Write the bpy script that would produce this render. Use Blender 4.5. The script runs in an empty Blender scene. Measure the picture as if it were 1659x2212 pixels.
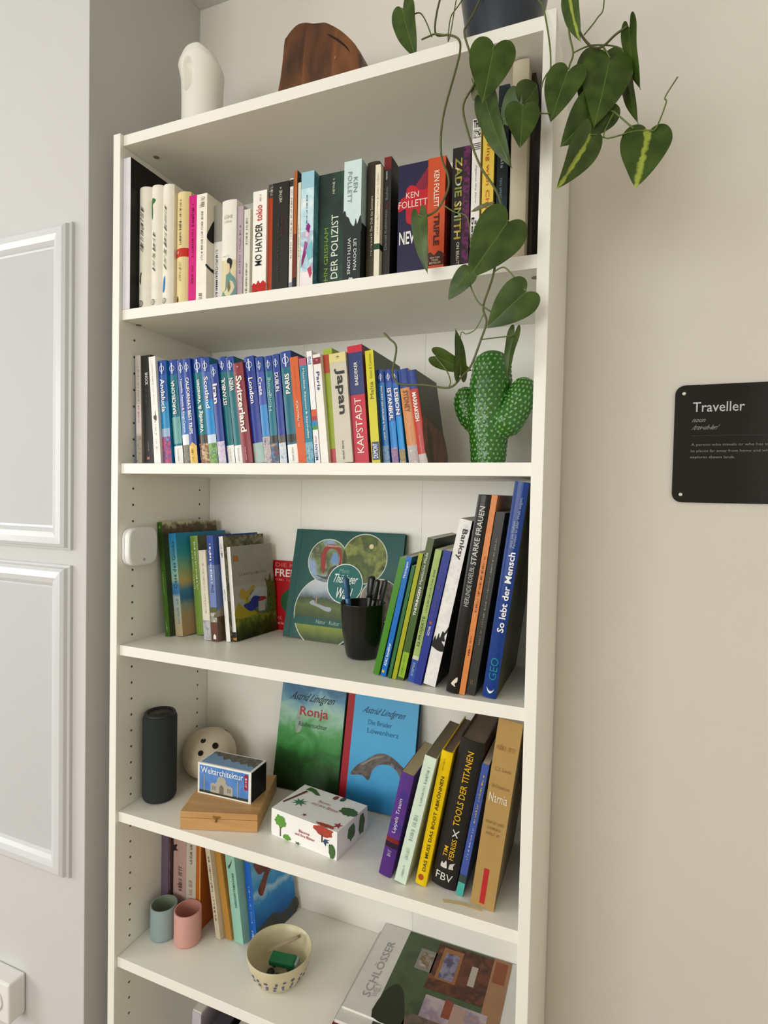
import bpy, math, random
from mathutils import Vector, Matrix

# ------------------------------------------------------------------ camera, light, exposure
SC = bpy.context.scene
COL = SC.collection
cam_data = bpy.data.cameras.new('camera')
cam_data.sensor_fit = 'VERTICAL'
cam_data.sensor_height = 36.0
cam_data.lens = 1227.38 / 2212.0 * 36.0
cam_data.clip_start = 0.02
cam = bpy.data.objects.new('camera', cam_data)
COL.objects.link(cam)
cam.matrix_world = Matrix(((0.9277, -0.0303, 0.3720, 0.8895),
                           (0.3726, 0.0190, -0.9278, -0.8141),
                           (0.0211, 0.9994, 0.0290, 1.3540),
                           (0, 0, 0, 1)))
SC.camera = cam

world = bpy.data.worlds.new('world')
SC.world = world
world.use_nodes = True
wb = world.node_tree.nodes['Background']
wb.inputs[0].default_value = (0.80, 0.90, 1.0, 1)
wb.inputs[1].default_value = 1.0

def area_light(name, loc, target, sx, sy, power, color):
    d = bpy.data.lights.new(name, 'AREA')
    d.shape = 'RECTANGLE'
    d.size, d.size_y = sx, sy
    d.energy = power
    d.color = color
    o = bpy.data.objects.new(name, d)
    COL.objects.link(o)
    o.location = loc
    o.rotation_euler = (Vector(target) - Vector(loc)).to_track_quat('-Z', 'Y').to_euler()
    return o
# daylight that falls in through the two windows of the room, behind the camera
area_light('daylight_window_side', (-2.66, -2.05, 1.55), (0.0, -2.05, 1.50), 1.7, 1.5, 51, (1.0, 0.99, 0.965))
area_light('daylight_window_front', (-0.35, -3.46, 1.60), (-0.35, 0.0, 1.45), 2.0, 1.4, 47, (1.0, 0.99, 0.965))

vs = SC.view_settings
vs.view_transform = 'Standard'
vs.look = 'None'
vs.gamma = 1.0
vs.use_curve_mapping = False
vs.exposure = 0.0
try:
    SC.cycles.use_denoising = True
    SC.cycles.max_bounces = 8
    SC.cycles.diffuse_bounces = 5
except Exception:
    pass

# ------------------------------------------------------------------ helpers
def lin(h):
    if not isinstance(h, str):
        return tuple(h)
    h = h.lstrip('#')
    o = []
    for i in (0, 2, 4):
        c = int(h[i:i + 2], 16) / 255.0
        o.append(c / 12.92 if c <= 0.04045 else ((c + 0.055) / 1.055) ** 2.4)
    return tuple(o)

_mats = {}
def mat(color, rough=0.45, vary=0.04, scale=40.0, spec=0.5, coat=0.0, bump=0.0):
    key = (color, rough, vary, scale, spec, coat, bump)
    if key in _mats:
        return _mats[key]
    m = bpy.data.materials.new('surface')
    m.use_nodes = True
    nt = m.node_tree
    b = nt.nodes['Principled BSDF']
    b.inputs['Roughness'].default_value = rough
    b.inputs['Specular IOR Level'].default_value = spec
    b.inputs['Coat Weight'].default_value = coat
    c = lin(color)
    tc = nt.nodes.new('ShaderNodeTexCoord')
    n = nt.nodes.new('ShaderNodeTexNoise')
    n.inputs['Scale'].default_value = scale
    n.inputs['Detail'].default_value = 3
    nt.links.new(tc.outputs['Object'], n.inputs['Vector'])
    r = nt.nodes.new('ShaderNodeValToRGB')
    r.color_ramp.elements[0].position = 0.3
    r.color_ramp.elements[1].position = 0.7
    r.color_ramp.elements[0].color = tuple(max(0, x * (1 - vary)) for x in c) + (1,)
    r.color_ramp.elements[1].color = tuple(min(1, x * (1 + vary)) for x in c) + (1,)
    nt.links.new(n.outputs['Fac'], r.inputs['Fac'])
    nt.links.new(r.outputs['Color'], b.inputs['Base Color'])
    if bump > 0:
        bp = nt.nodes.new('ShaderNodeBump')
        bp.inputs['Strength'].default_value = bump
        bp.inputs['Distance'].default_value = 0.001
        n2 = nt.nodes.new('ShaderNodeTexNoise')
        n2.inputs['Scale'].default_value = scale * 6
        nt.links.new(tc.outputs['Object'], n2.inputs['Vector'])
        nt.links.new(n2.outputs['Fac'], bp.inputs['Height'])
        nt.links.new(bp.outputs['Normal'], b.inputs['Normal'])
    _mats[key] = m
    return m

def photo(colors, scale=60.0, seed=0.0, stretch=(1, 1, 1), rough=0.4, detail=4.0, distort=0.0):
    """a printed picture: soft colour patches"""
    key = ('photo', tuple(colors), scale, seed, stretch, rough, detail, distort)
    if key in _mats:
        return _mats[key]
    m = bpy.data.materials.new('printed_picture')
    m.use_nodes = True
    nt = m.node_tree
    b = nt.nodes['Principled BSDF']
    b.inputs['Roughness'].default_value = rough
    b.inputs['Specular IOR Level'].default_value = .3
    tc = nt.nodes.new('ShaderNodeTexCoord')
    mp = nt.nodes.new('ShaderNodeMapping')
    mp.inputs['Location'].default_value = (seed * 3.1, seed * 1.7, seed * 2.3)
    mp.inputs['Scale'].default_value = stretch
    n = nt.nodes.new('ShaderNodeTexNoise')
    n.inputs['Scale'].default_value = scale
    n.inputs['Detail'].default_value = detail
    n.inputs['Distortion'].default_value = distort
    r = nt.nodes.new('ShaderNodeValToRGB')
    el = r.color_ramp.elements
    k = len(colors)
    for i, cc in enumerate(colors):
        pos = 0.30 + 0.40 * i / max(1, k - 1)
        e = el[i] if i < 2 else el.new(pos)
        e.position = pos
        e.color = lin(cc) + (1,)
    nt.links.new(tc.outputs['Object'], mp.inputs['Vector'])
    nt.links.new(mp.outputs['Vector'], n.inputs['Vector'])
    nt.links.new(n.outputs['Fac'], r.inputs['Fac'])
    nt.links.new(r.outputs['Color'], b.inputs['Base Color'])
    _mats[key] = m
    return m

def rich(h):
    """printing ink: a little deeper and more saturated than the swatch"""
    c = lin(h)
    if min(c) > .55:
        return c
    m = sum(c) / 3
    return tuple(max(.002, min(1, (m + (x - m) * 1.08) * .88)) for x in c)

def resolve(c, rough=0.45):
    if isinstance(c, bpy.types.Material):
        return c
    return mat(rich(c), rough, .04, 40.0, .3)

def scenic(stops, h, amp=.12, scale=40.0, seed=0.0, rough=.4, v0=0.0, jag=0.0):
    """a printed picture whose colours follow the height on the page, broken up by brush or leaf texture"""
    m = bpy.data.materials.new('printed_scene')
    m.use_nodes = True
    nt = m.node_tree
    b = nt.nodes['Principled BSDF']
    b.inputs['Roughness'].default_value = rough
    b.inputs['Specular IOR Level'].default_value = .3
    tc = nt.nodes.new('ShaderNodeTexCoord')
    sp_ = nt.nodes.new('ShaderNodeSeparateXYZ')
    mp = nt.nodes.new('ShaderNodeMapping'); mp.inputs['Location'].default_value = (seed, seed * 2, seed * 3)
    n = nt.nodes.new('ShaderNodeTexNoise'); n.inputs['Scale'].default_value = scale; n.inputs['Detail'].default_value = 5
    n.inputs['Distortion'].default_value = jag
    nt.links.new(tc.outputs['Object'], sp_.inputs[0]); nt.links.new(tc.outputs['Object'], mp.inputs['Vector']); nt.links.new(mp.outputs['Vector'], n.inputs['Vector'])
    z = nt.nodes.new('ShaderNodeMath'); z.operation = 'MULTIPLY_ADD'
    z.inputs[1].default_value = 1.0 / h; z.inputs[2].default_value = -v0 - amp * .5 * 2
    nt.links.new(sp_.outputs['Z'], z.inputs[0])
    k = nt.nodes.new('ShaderNodeMath'); k.operation = 'MULTIPLY_ADD'; k.inputs[1].default_value = amp * 2
    nt.links.new(n.outputs['Fac'], k.inputs[0]); nt.links.new(z.outputs[0], k.inputs[2])
    r = nt.nodes.new('ShaderNodeValToRGB')
    for i, (pos, cc) in enumerate(stops):
        e = r.color_ramp.elements[i] if i < 2 else r.color_ramp.elements.new(pos)
        e.position = pos
        e.color = tuple(lin(cc)) + (1,)
    nt.links.new(k.outputs[0], r.inputs['Fac']); nt.links.new(r.outputs['Color'], b.inputs['Base Color'])
    return m

def mesh_obj(name, verts, faces, material, parent=None, smooth=False):
    me = bpy.data.meshes.new(name)
    me.from_pydata([tuple(v) for v in verts], [], faces)
    me.validate()
    if material is not None:
        me.materials.append(material)
    if smooth:
        me.polygons.foreach_set('use_smooth', [True] * len(me.polygons))
    me.update()
    o = bpy.data.objects.new(name, me)
    COL.objects.link(o)
    if parent is not None:
        o.parent = parent
    return o

def empty(name, loc=(0, 0, 0), rot=(0, 0, 0), label=None, cat=None, group=None):
    o = bpy.data.objects.new(name, None)
    COL.objects.link(o)
    o.empty_display_size = 0.02
    o.location = (loc[0], loc[1], loc[2] + (.0003 if cat and name != 'bookcase' else 0))   # stands just clear of the board
    o.rotation_euler = rot
    return tag(o, label, cat, group)

def tag(o, label=None, cat=None, group=None, kind=None):
    if label: o['label'] = label
    if cat: o['category'] = cat
    if group: o['group'] = group
    if kind: o['kind'] = kind
    return o

BOXF = [(0, 3, 2, 1), (4, 5, 6, 7), (0, 1, 5, 4), (1, 2, 6, 5), (2, 3, 7, 6), (3, 0, 4, 7)]
def box_vf(x0, x1, y0, y1, z0, z1):
    return [(x0, y0, z0), (x1, y0, z0), (x1, y1, z0), (x0, y1, z0),
            (x0, y0, z1), (x1, y0, z1), (x1, y1, z1), (x0, y1, z1)], list(BOXF)

def bevel_mod(o, w, seg=2):
    md = o.modifiers.new('bevel', 'BEVEL')
    md.width = w
    md.segments = seg
    md.limit_method = 'ANGLE'
    md.angle_limit = math.radians(40)
    return o

def box(name, x0, x1, y0, y1, z0, z1, material, parent=None, bev=0.0):
    v, f = box_vf(x0, x1, y0, y1, z0, z1)
    o = mesh_obj(name, v, f, material, parent)
    if bev: bevel_mod(o, bev)
    return o

def lathe(name, prof, material, parent=None, seg=48, smooth=True, centre=(0, 0), lid=True):
    v, f = [], []
    n = len(prof)
    for r, z in prof:
        for k in range(seg):
            a = 2 * math.pi * k / seg
            v.append((centre[0] + r * math.cos(a), centre[1] + r * math.sin(a), z))
    for i in range(n - 1):
        for k in range(seg):
            k2 = (k + 1) % seg
            f.append((i * seg + k, i * seg + k2, (i + 1) * seg + k2, (i + 1) * seg + k))
    if lid:
        f.append(tuple(reversed(range(seg))))
        f.append(tuple(range((n - 1) * seg, n * seg)))
    return mesh_obj(name, v, f, material, parent, smooth)

def tube_vf(pts, radii, seg=8, cap=True):
    pts = [Vector(p) for p in pts]
    if not isinstance(radii, (list, tuple)):
        radii = [radii] * len(pts)
    v, f = [], []
    ref = Vector((0.31, 0.17, 0.93)).normalized()
    prev = None
    for i, p in enumerate(pts):
        t = (pts[min(i + 1, len(pts) - 1)] - pts[max(i - 1, 0)]).normalized()
        if prev is None:
            a = t.cross(ref)
            if a.length < 1e-3: a = t.cross(Vector((1, 0, 0)))
        else:
            a = prev - t * prev.dot(t)
        a.normalize(); prev = a
        b = t.cross(a)
        for k in range(seg):
            an = 2 * math.pi * k / seg
            v.append(p + (a * math.cos(an) + b * math.sin(an)) * radii[i])
    for i in range(len(pts) - 1):
        for k in range(seg):
            k2 = (k + 1) % seg
            f.append((i * seg + k, i * seg + k2, (i + 1) * seg + k2, (i + 1) * seg + k))
    if cap:
        f.append(tuple(reversed(range(seg))))
        f.append(tuple(range((len(pts) - 1) * seg, len(pts) * seg)))
    return v, f

def smooth_path(pts, sub=5):
    P = [Vector(p) for p in pts]
    out = []
    for i in range(len(P) - 1):
        p0, p1, p2, p3 = P[max(i - 1, 0)], P[i], P[i + 1], P[min(i + 2, len(P) - 1)]
        for s in range(sub):
            t = s / sub
            out.append(0.5 * ((2 * p1) + (p2 - p0) * t + (2 * p0 - 5 * p1 + 4 * p2 - p3) * t * t + (3 * p1 - p0 - 3 * p2 + p3) * t ** 3))
    out.append(P[-1])
    return out

# ---- flat print on a surface.  at(u, v, lift) gives the local point of the surface
_text = {}
def strokes(n, seed):
    """small print too blurred to read: upright strokes, bowls and word gaps"""
    rnd = random.Random(seed)
    v, f = [], []
    x = 0.0
    def r_(x0, x1, y0, y1):
        k = len(v)
        v.extend([Vector((x0, y0, 0)), Vector((x1, y0, 0)), Vector((x1, y1, 0)), Vector((x0, y1, 0))])
        f.append((k, k + 1, k + 2, k + 3))
    gap = rnd.randint(3, 7)
    for i in range(n):
        if gap == 0:
            x += .35; gap = rnd.randint(3, 8)
        gap -= 1
        hgt = 1.0 if rnd.random() < .25 else .68
        wd_ = rnd.uniform(.30, .48)
        r_(x, x + .12, 0, hgt)
        if rnd.random() < .75:
            r_(x + .12, x + wd_, .0 if rnd.random() < .5 else .56, .12 if rnd.random() < .5 else .68)
        if rnd.random() < .6:
            r_(x + wd_, x + wd_ + .11, 0, .66)
        x += wd_ + .27
    return v, f

def text_geo(s, bold):
    key = (s, bold)
    if key not in _text and s.startswith('~'):
        _text[key] = strokes(int(s[1:].split('.')[0]), hash(s) % 997 if False else sum(map(ord, s)) * 7 + len(s))
    if key not in _text:
        cu = bpy.data.curves.new('lettering', 'FONT')
        cu.body = s
        cu.size = 1.0
        cu.resolution_u = 2
        cu.offset = bold
        ob = bpy.data.objects.new('lettering', cu)
        me = bpy.data.meshes.new_from_object(ob)
        vs_ = [v.co.copy() for v in me.vertices]
        fs_ = [tuple(p.vertices) for p in me.polygons]
        bpy.data.objects.remove(ob)
        bpy.data.curves.remove(cu)
        bpy.data.meshes.remove(me)
        _text[key] = (vs_, fs_)
    return _text[key]

def put_text(parent, at, s, u0, u1, v0, v1, way, color, bold=0.0, slant=0.0, lift=0.0006, name='lettering', rough=0.45):
    vs_, fs_ = text_geo(s, bold)
    if not vs_:
        return None
    x0 = min(v.x for v in vs_); x1 = max(v.x for v in vs_)
    y0 = min(v.y for v in vs_); y1 = max(v.y for v in vs_)
    out = []
    for v in vs_:
        b = (v.y - y0) / max(1e-6, y1 - y0)
        a = (v.x - x0) / max(1e-6, x1 - x0)
        if slant: a = a * (1 - slant * 0.1) + slant * 0.1 * b
        if way == 'U':
            u, w = u1 - b * (u1 - u0), v0 + a * (v1 - v0)
        elif way == 'D':
            u, w = u0 + b * (u1 - u0), v1 - a * (v1 - v0)
        else:
            u, w = u0 + a * (u1 - u0), v0 + b * (v1 - v0)
        out.append(at(u, w, lift))
    return mesh_obj(name, out, fs_, resolve(color, rough), parent)

def put_rect(parent, at, u0, u1, v0, v1, color, lift=0.0003, name='printed_band', nu=1, nv=1, rough=0.45):
    v, f = [], []
    for j in range(nv + 1):
        for i in range(nu + 1):
            v.append(at(u0 + (u1 - u0) * i / nu, v0 + (v1 - v0) * j / nv, lift))
    for j in range(nv):
        for i in range(nu):
            a = j * (nu + 1) + i
            f.append((a, a + 1, a + nu + 2, a + nu + 1))
    return mesh_obj(name, v, f, resolve(color, rough), parent)

def put_poly(parent, at, pts, color, lift=0.0004, name='printed_shape', rough=0.45):
    if name in ('cover_picture', 'spine_picture') and 6 <= len(pts) <= 24:
        n = len(pts)
        out = []
        for i in range(n):
            p0, p1, p2, p3 = (Vector(pts[(i + k) % n]) for k in (-1, 0, 1, 2))
            for t in (0, .34, .67):
                out.append(tuple(.5 * ((2 * p1) + (p2 - p0) * t + (2 * p0 - 5 * p1 + 4 * p2 - p3) * t * t + (3 * p1 - p0 - 3 * p2 + p3) * t ** 3)))
        pts = out
    v = [at(u, w, lift) for u, w in pts]
    return mesh_obj(name, v, [tuple(range(len(v)))], resolve(color, rough), parent)

def put_ring(parent, at, u, v, ru, rv, thick, color, lift=0.0005, seg=20, name='printed_ring', bar=None):
    vv, f = [], []
    for k in range(seg):
        a = 2 * math.pi * k / seg
        vv.append(at(u + ru * math.cos(a), v + rv * math.sin(a), lift))
        vv.append(at(u + ru * (1 - thick) * math.cos(a), v + rv * (1 - thick) * math.sin(a), lift))
    for k in range(seg):
        k2 = (k + 1) % seg
        f.append((2 * k, 2 * k2, 2 * k2 + 1, 2 * k + 1))
    if bar:
        b0 = len(vv)
        du, dv = bar
        vv += [at(u - du, v - dv, lift), at(u + du, v - dv, lift), at(u + du, v + dv, lift), at(u - du, v + dv, lift)]
        f.append((b0, b0 + 1, b0 + 2, b0 + 3))
    return mesh_obj(name, vv, f, resolve(color), parent)

def disc_pts(u, v, ru, rv, seg=28, a0=0.0, a1=360.0):
    return [(u + ru * math.cos(math.radians(a0 + (a1 - a0) * k / (seg if a1 - a0 >= 360 else seg - 1))),
             v + rv * math.sin(math.radians(a0 + (a1 - a0) * k / (seg if a1 - a0 >= 360 else seg - 1)))) for k in range(seg)]

# ------------------------------------------------------------------ the room
WALL = mat('#e4dfd6', 0.9, 0.015, 3.0, 0.3, 0.0, 0.08)
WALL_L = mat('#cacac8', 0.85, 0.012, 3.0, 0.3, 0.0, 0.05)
CEIL = mat('#d3d3cd', 0.92, 0.01, 3.0)
WHITE = mat('#efede4', 0.38, 0.01, 8.0)
WHITE_IN = WHITE
DOORP = mat('#c1c2c3', 0.6, 0.008, 5.0, .25)
DOORM = mat('#d2d4d6', 0.24, 0.008, 5.0)
XW0, XW1, YF, YB, ZC = -2.60, 1.80, -3.40, 0.2855, 2.482

def floor_material():
    m = bpy.data.materials.new('oak_floor')
    m.use_nodes = True
    nt = m.node_tree
    b = nt.nodes['Principled BSDF']
    b.inputs['Roughness'].default_value = 0.45
    tc = nt.nodes.new('ShaderNodeTexCoord')
    br = nt.nodes.new('ShaderNodeTexBrick')
    br.inputs['Scale'].default_value = 1.0
    br.inputs['Brick Width'].default_value = 1.2
    br.inputs['Row Height'].default_value = 0.14
    br.inputs['Mortar Size'].default_value = 0.002
    br.inputs['Color1'].default_value = lin('#a08a6c') + (1,)
    br.inputs['Color2'].default_value = lin('#907c60') + (1,)
    br.inputs['Mortar'].default_value = lin('#5c4630') + (1,)
    nt.links.new(tc.outputs['Object'], br.inputs['Vector'])
    nt.links.new(br.outputs['Color'], b.inputs['Base Color'])
    return m

def structure(o):
    return tag(o, kind='structure')

structure(box('floor', XW0 - .1, XW1 + .1, YF - .1, YB + .1, -0.05, 0, floor_material()))
structure(box('ceiling', XW0 - .1, XW1 + .1, YF - .1, YB + .1, ZC, ZC + .05, CEIL))
structure(box('wall_back', -0.05, XW1 + .1, YB, YB + .1, 0, ZC, WALL))
structure(box('wall_right', XW1, XW1 + .1, YF - .1, YB, 0, ZC, WALL))
structure(box('wall_left', XW0 - .1, -0.0427, -0.0175, YB + .1, 0, ZC, WALL_L, None, 0.0012))

def wall_with_window(name, axis, pos, a0, a1, w0, w1, z0, z1):
    """a wall of four slabs round a window opening; axis is the direction the wall runs along"""
    v, f = [], []
    def add(p0, p1, q0, q1):
        if axis == 'y':
            vv, ff = box_vf(pos - .1, pos, p0, p1, q0, q1)
        else:
            vv, ff = box_vf(p0, p1, pos - .1, pos, q0, q1)
        k = len(v)
        v.extend(vv); f.extend([tuple(i + k for i in t) for t in ff])
    add(a0, w0, 0, ZC); add(w1, a1, 0, ZC); add(w0, w1, 0, z0); add(w0, w1, z1, ZC)
    return structure(mesh_obj(name, v, f, WALL))
wall_with_window('wall_side', 'y', XW0, YF - .1, -0.0175, -2.95, -1.15, .75, 2.35)
wall_with_window('wall_front', 'x', YF, XW0, XW1, -1.40, 0.70, .80, 2.38)
def window(name, axis, pos, w0, w1, z0, z1):
    def bx(nm, p0, p1, q0, q1, par):
        if axis == 'y':
            return box(nm, pos - .075, pos - .02, p0, p1, q0, q1, WHITE, par)
        return box(nm, p0, p1, pos - .075, pos - .02, q0, q1, WHITE, par)
    root = structure(bx(name, w0, w1, z0, z0 + .05, None))
    mid = (w0 + w1) / 2
    bx('window_head', w0, w1, z1 - .05, z1, root)
    bx('window_jamb', w0, w0 + .05, z0 + .05, z1 - .05, root)
    bx('window_jamb', w1 - .05, w1, z0 + .05, z1 - .05, root)
    bx('window_mullion', mid - .03, mid + .03, z0 + .05, z1 - .05, root)
window('window_1', 'y', XW0, -2.95, -1.15, .75, 2.35)
window('window_2', 'x', YF, -1.40, 0.70, .80, 2.38)

# built-in cupboard doors in the projecting wall
def cupboard_door(name, z0, z1):
    x1, x0, yf = -0.078, -0.64, -0.0175
    root = structure(box(name, x0 + .02, x1 - .02, yf - .0075, yf, z0 + .02, z1 - .02, DOORP))
    fw, d = .046, .019
    def moulding(pa, pb, inward):
        # profile: outer step, rounded crown, inner step; runs from pa to pb with mitred ends
        prof = [(0, 0), (0, .006), (.004, .0085), (.006, .015), (.012, d), (.024, d + .001), (.034, .0165), (.040, .011), (.042, .0085), (fw, .008), (fw, 0)]
        pa, pb, n = Vector(pa), Vector(pb), Vector(inward)
        t = (pb - pa).normalized()
        v, f = [], []
        for s, h in prof:
            v.append(pa + n * s + t * s + Vector((0, -h, 0)))
            v.append(pb + n * s - t * s + Vector((0, -h, 0)))
        for i in range(len(prof) - 1):
            f.append((2 * i, 2 * i + 2, 2 * i + 3, 2 * i + 1))
        o = mesh_obj('door_moulding', v, f, DOORM, root)
        return o
    a, b, c, e = (x0, yf, z0), (x1, yf, z0), (x1, yf, z1), (x0, yf, z1)
    moulding(a, b, (0, 0, 1)); moulding(b, c, (-1, 0, 0)); moulding(c, e, (0, 0, -1)); moulding(e, a, (1, 0, 0))
    return root
cupboard_door('door_1', 1.2357, 1.8620)
cupboard_door('door_2', 0.5890, 1.2055)

# ------------------------------------------------------------------ the bookcase
BW, BT, BD, REC, TH = 0.80, 0.0171, 0.2800, 0.0069, 0.0195
Z0, Z1, Z2, Z3, Z4, Z5 = 2.0200, 1.6951, 1.4049, 1.0553, 0.7295, 0.4404
YBACK = 0.2655
bc = empty('bookcase', (0, 0, 0), label='tall white open bookcase with six shelves full of books in the alcove', cat='bookcase')
box('side_panel', 0, BT, 0, BD, 0, Z0, WHITE, bc, .0008)
box('side_panel', BW - BT, BW, 0, BD, 0, Z0, WHITE, bc, .0008)
for nm, z in (('top_panel', Z0 - .0006), ('shelf', Z1), ('shelf', Z2), ('shelf', Z3), ('shelf', Z4), ('shelf', Z5), ('bottom_panel', .085)):
    box(nm, BT + .0004, BW - BT - .0004, REC, YBACK - .0005, z - TH, z, WHITE, bc, .0006)
box('plinth', BT + .0004, BW - BT - .0004, .03, .045, 0, .085 - TH, WHITE, bc)
seams = (BT + .0004, .2628, .5382, BW - BT - .0004)
for i in range(3):
    box('back_panel', seams[i] + .0002, seams[i + 1] - .0002, YBACK, YBACK + .004, .02, Z0 - .005, WHITE, bc)
# shelf pin holes down the inner face of the side panels
HOLE = mat('#4a4238', 0.9)
hm = None
for y in (.0375, .231):
    z = .1413
    while z < Z0 - .03:
        if not any(abs(z - (zz - TH / 2)) < .0125 for zz in (Z0, Z1, Z2, Z3, Z4, Z5)):
            if hm is None:
                seg = 10
                v = [(.0002, .0024 * math.cos(2 * math.pi * k / seg), .0024 * math.sin(2 * math.pi * k / seg)) for k in range(seg)]
                o = mesh_obj('pin_hole', v, [tuple(range(seg))], HOLE, bc)
                hm = o.data
            else:
                o = bpy.data.objects.new('pin_hole', hm)
                COL.objects.link(o); o.parent = bc
            o.location = (BT, y, z)
        z += .032
# round cam fittings under the fixed boards
for x, y, z in ((.050, .056, Z0 - .0006 - TH), (.750, .056, Z0 - .0006 - TH), (.024, .041, Z1 - TH), (.776, .041, Z1 - TH)):
    lathe('cam_fitting', [(.0055, z - .0008), (.0055, z + .001)], mat('#7d7462', .5), bc, 16, False, (x, y))

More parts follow.
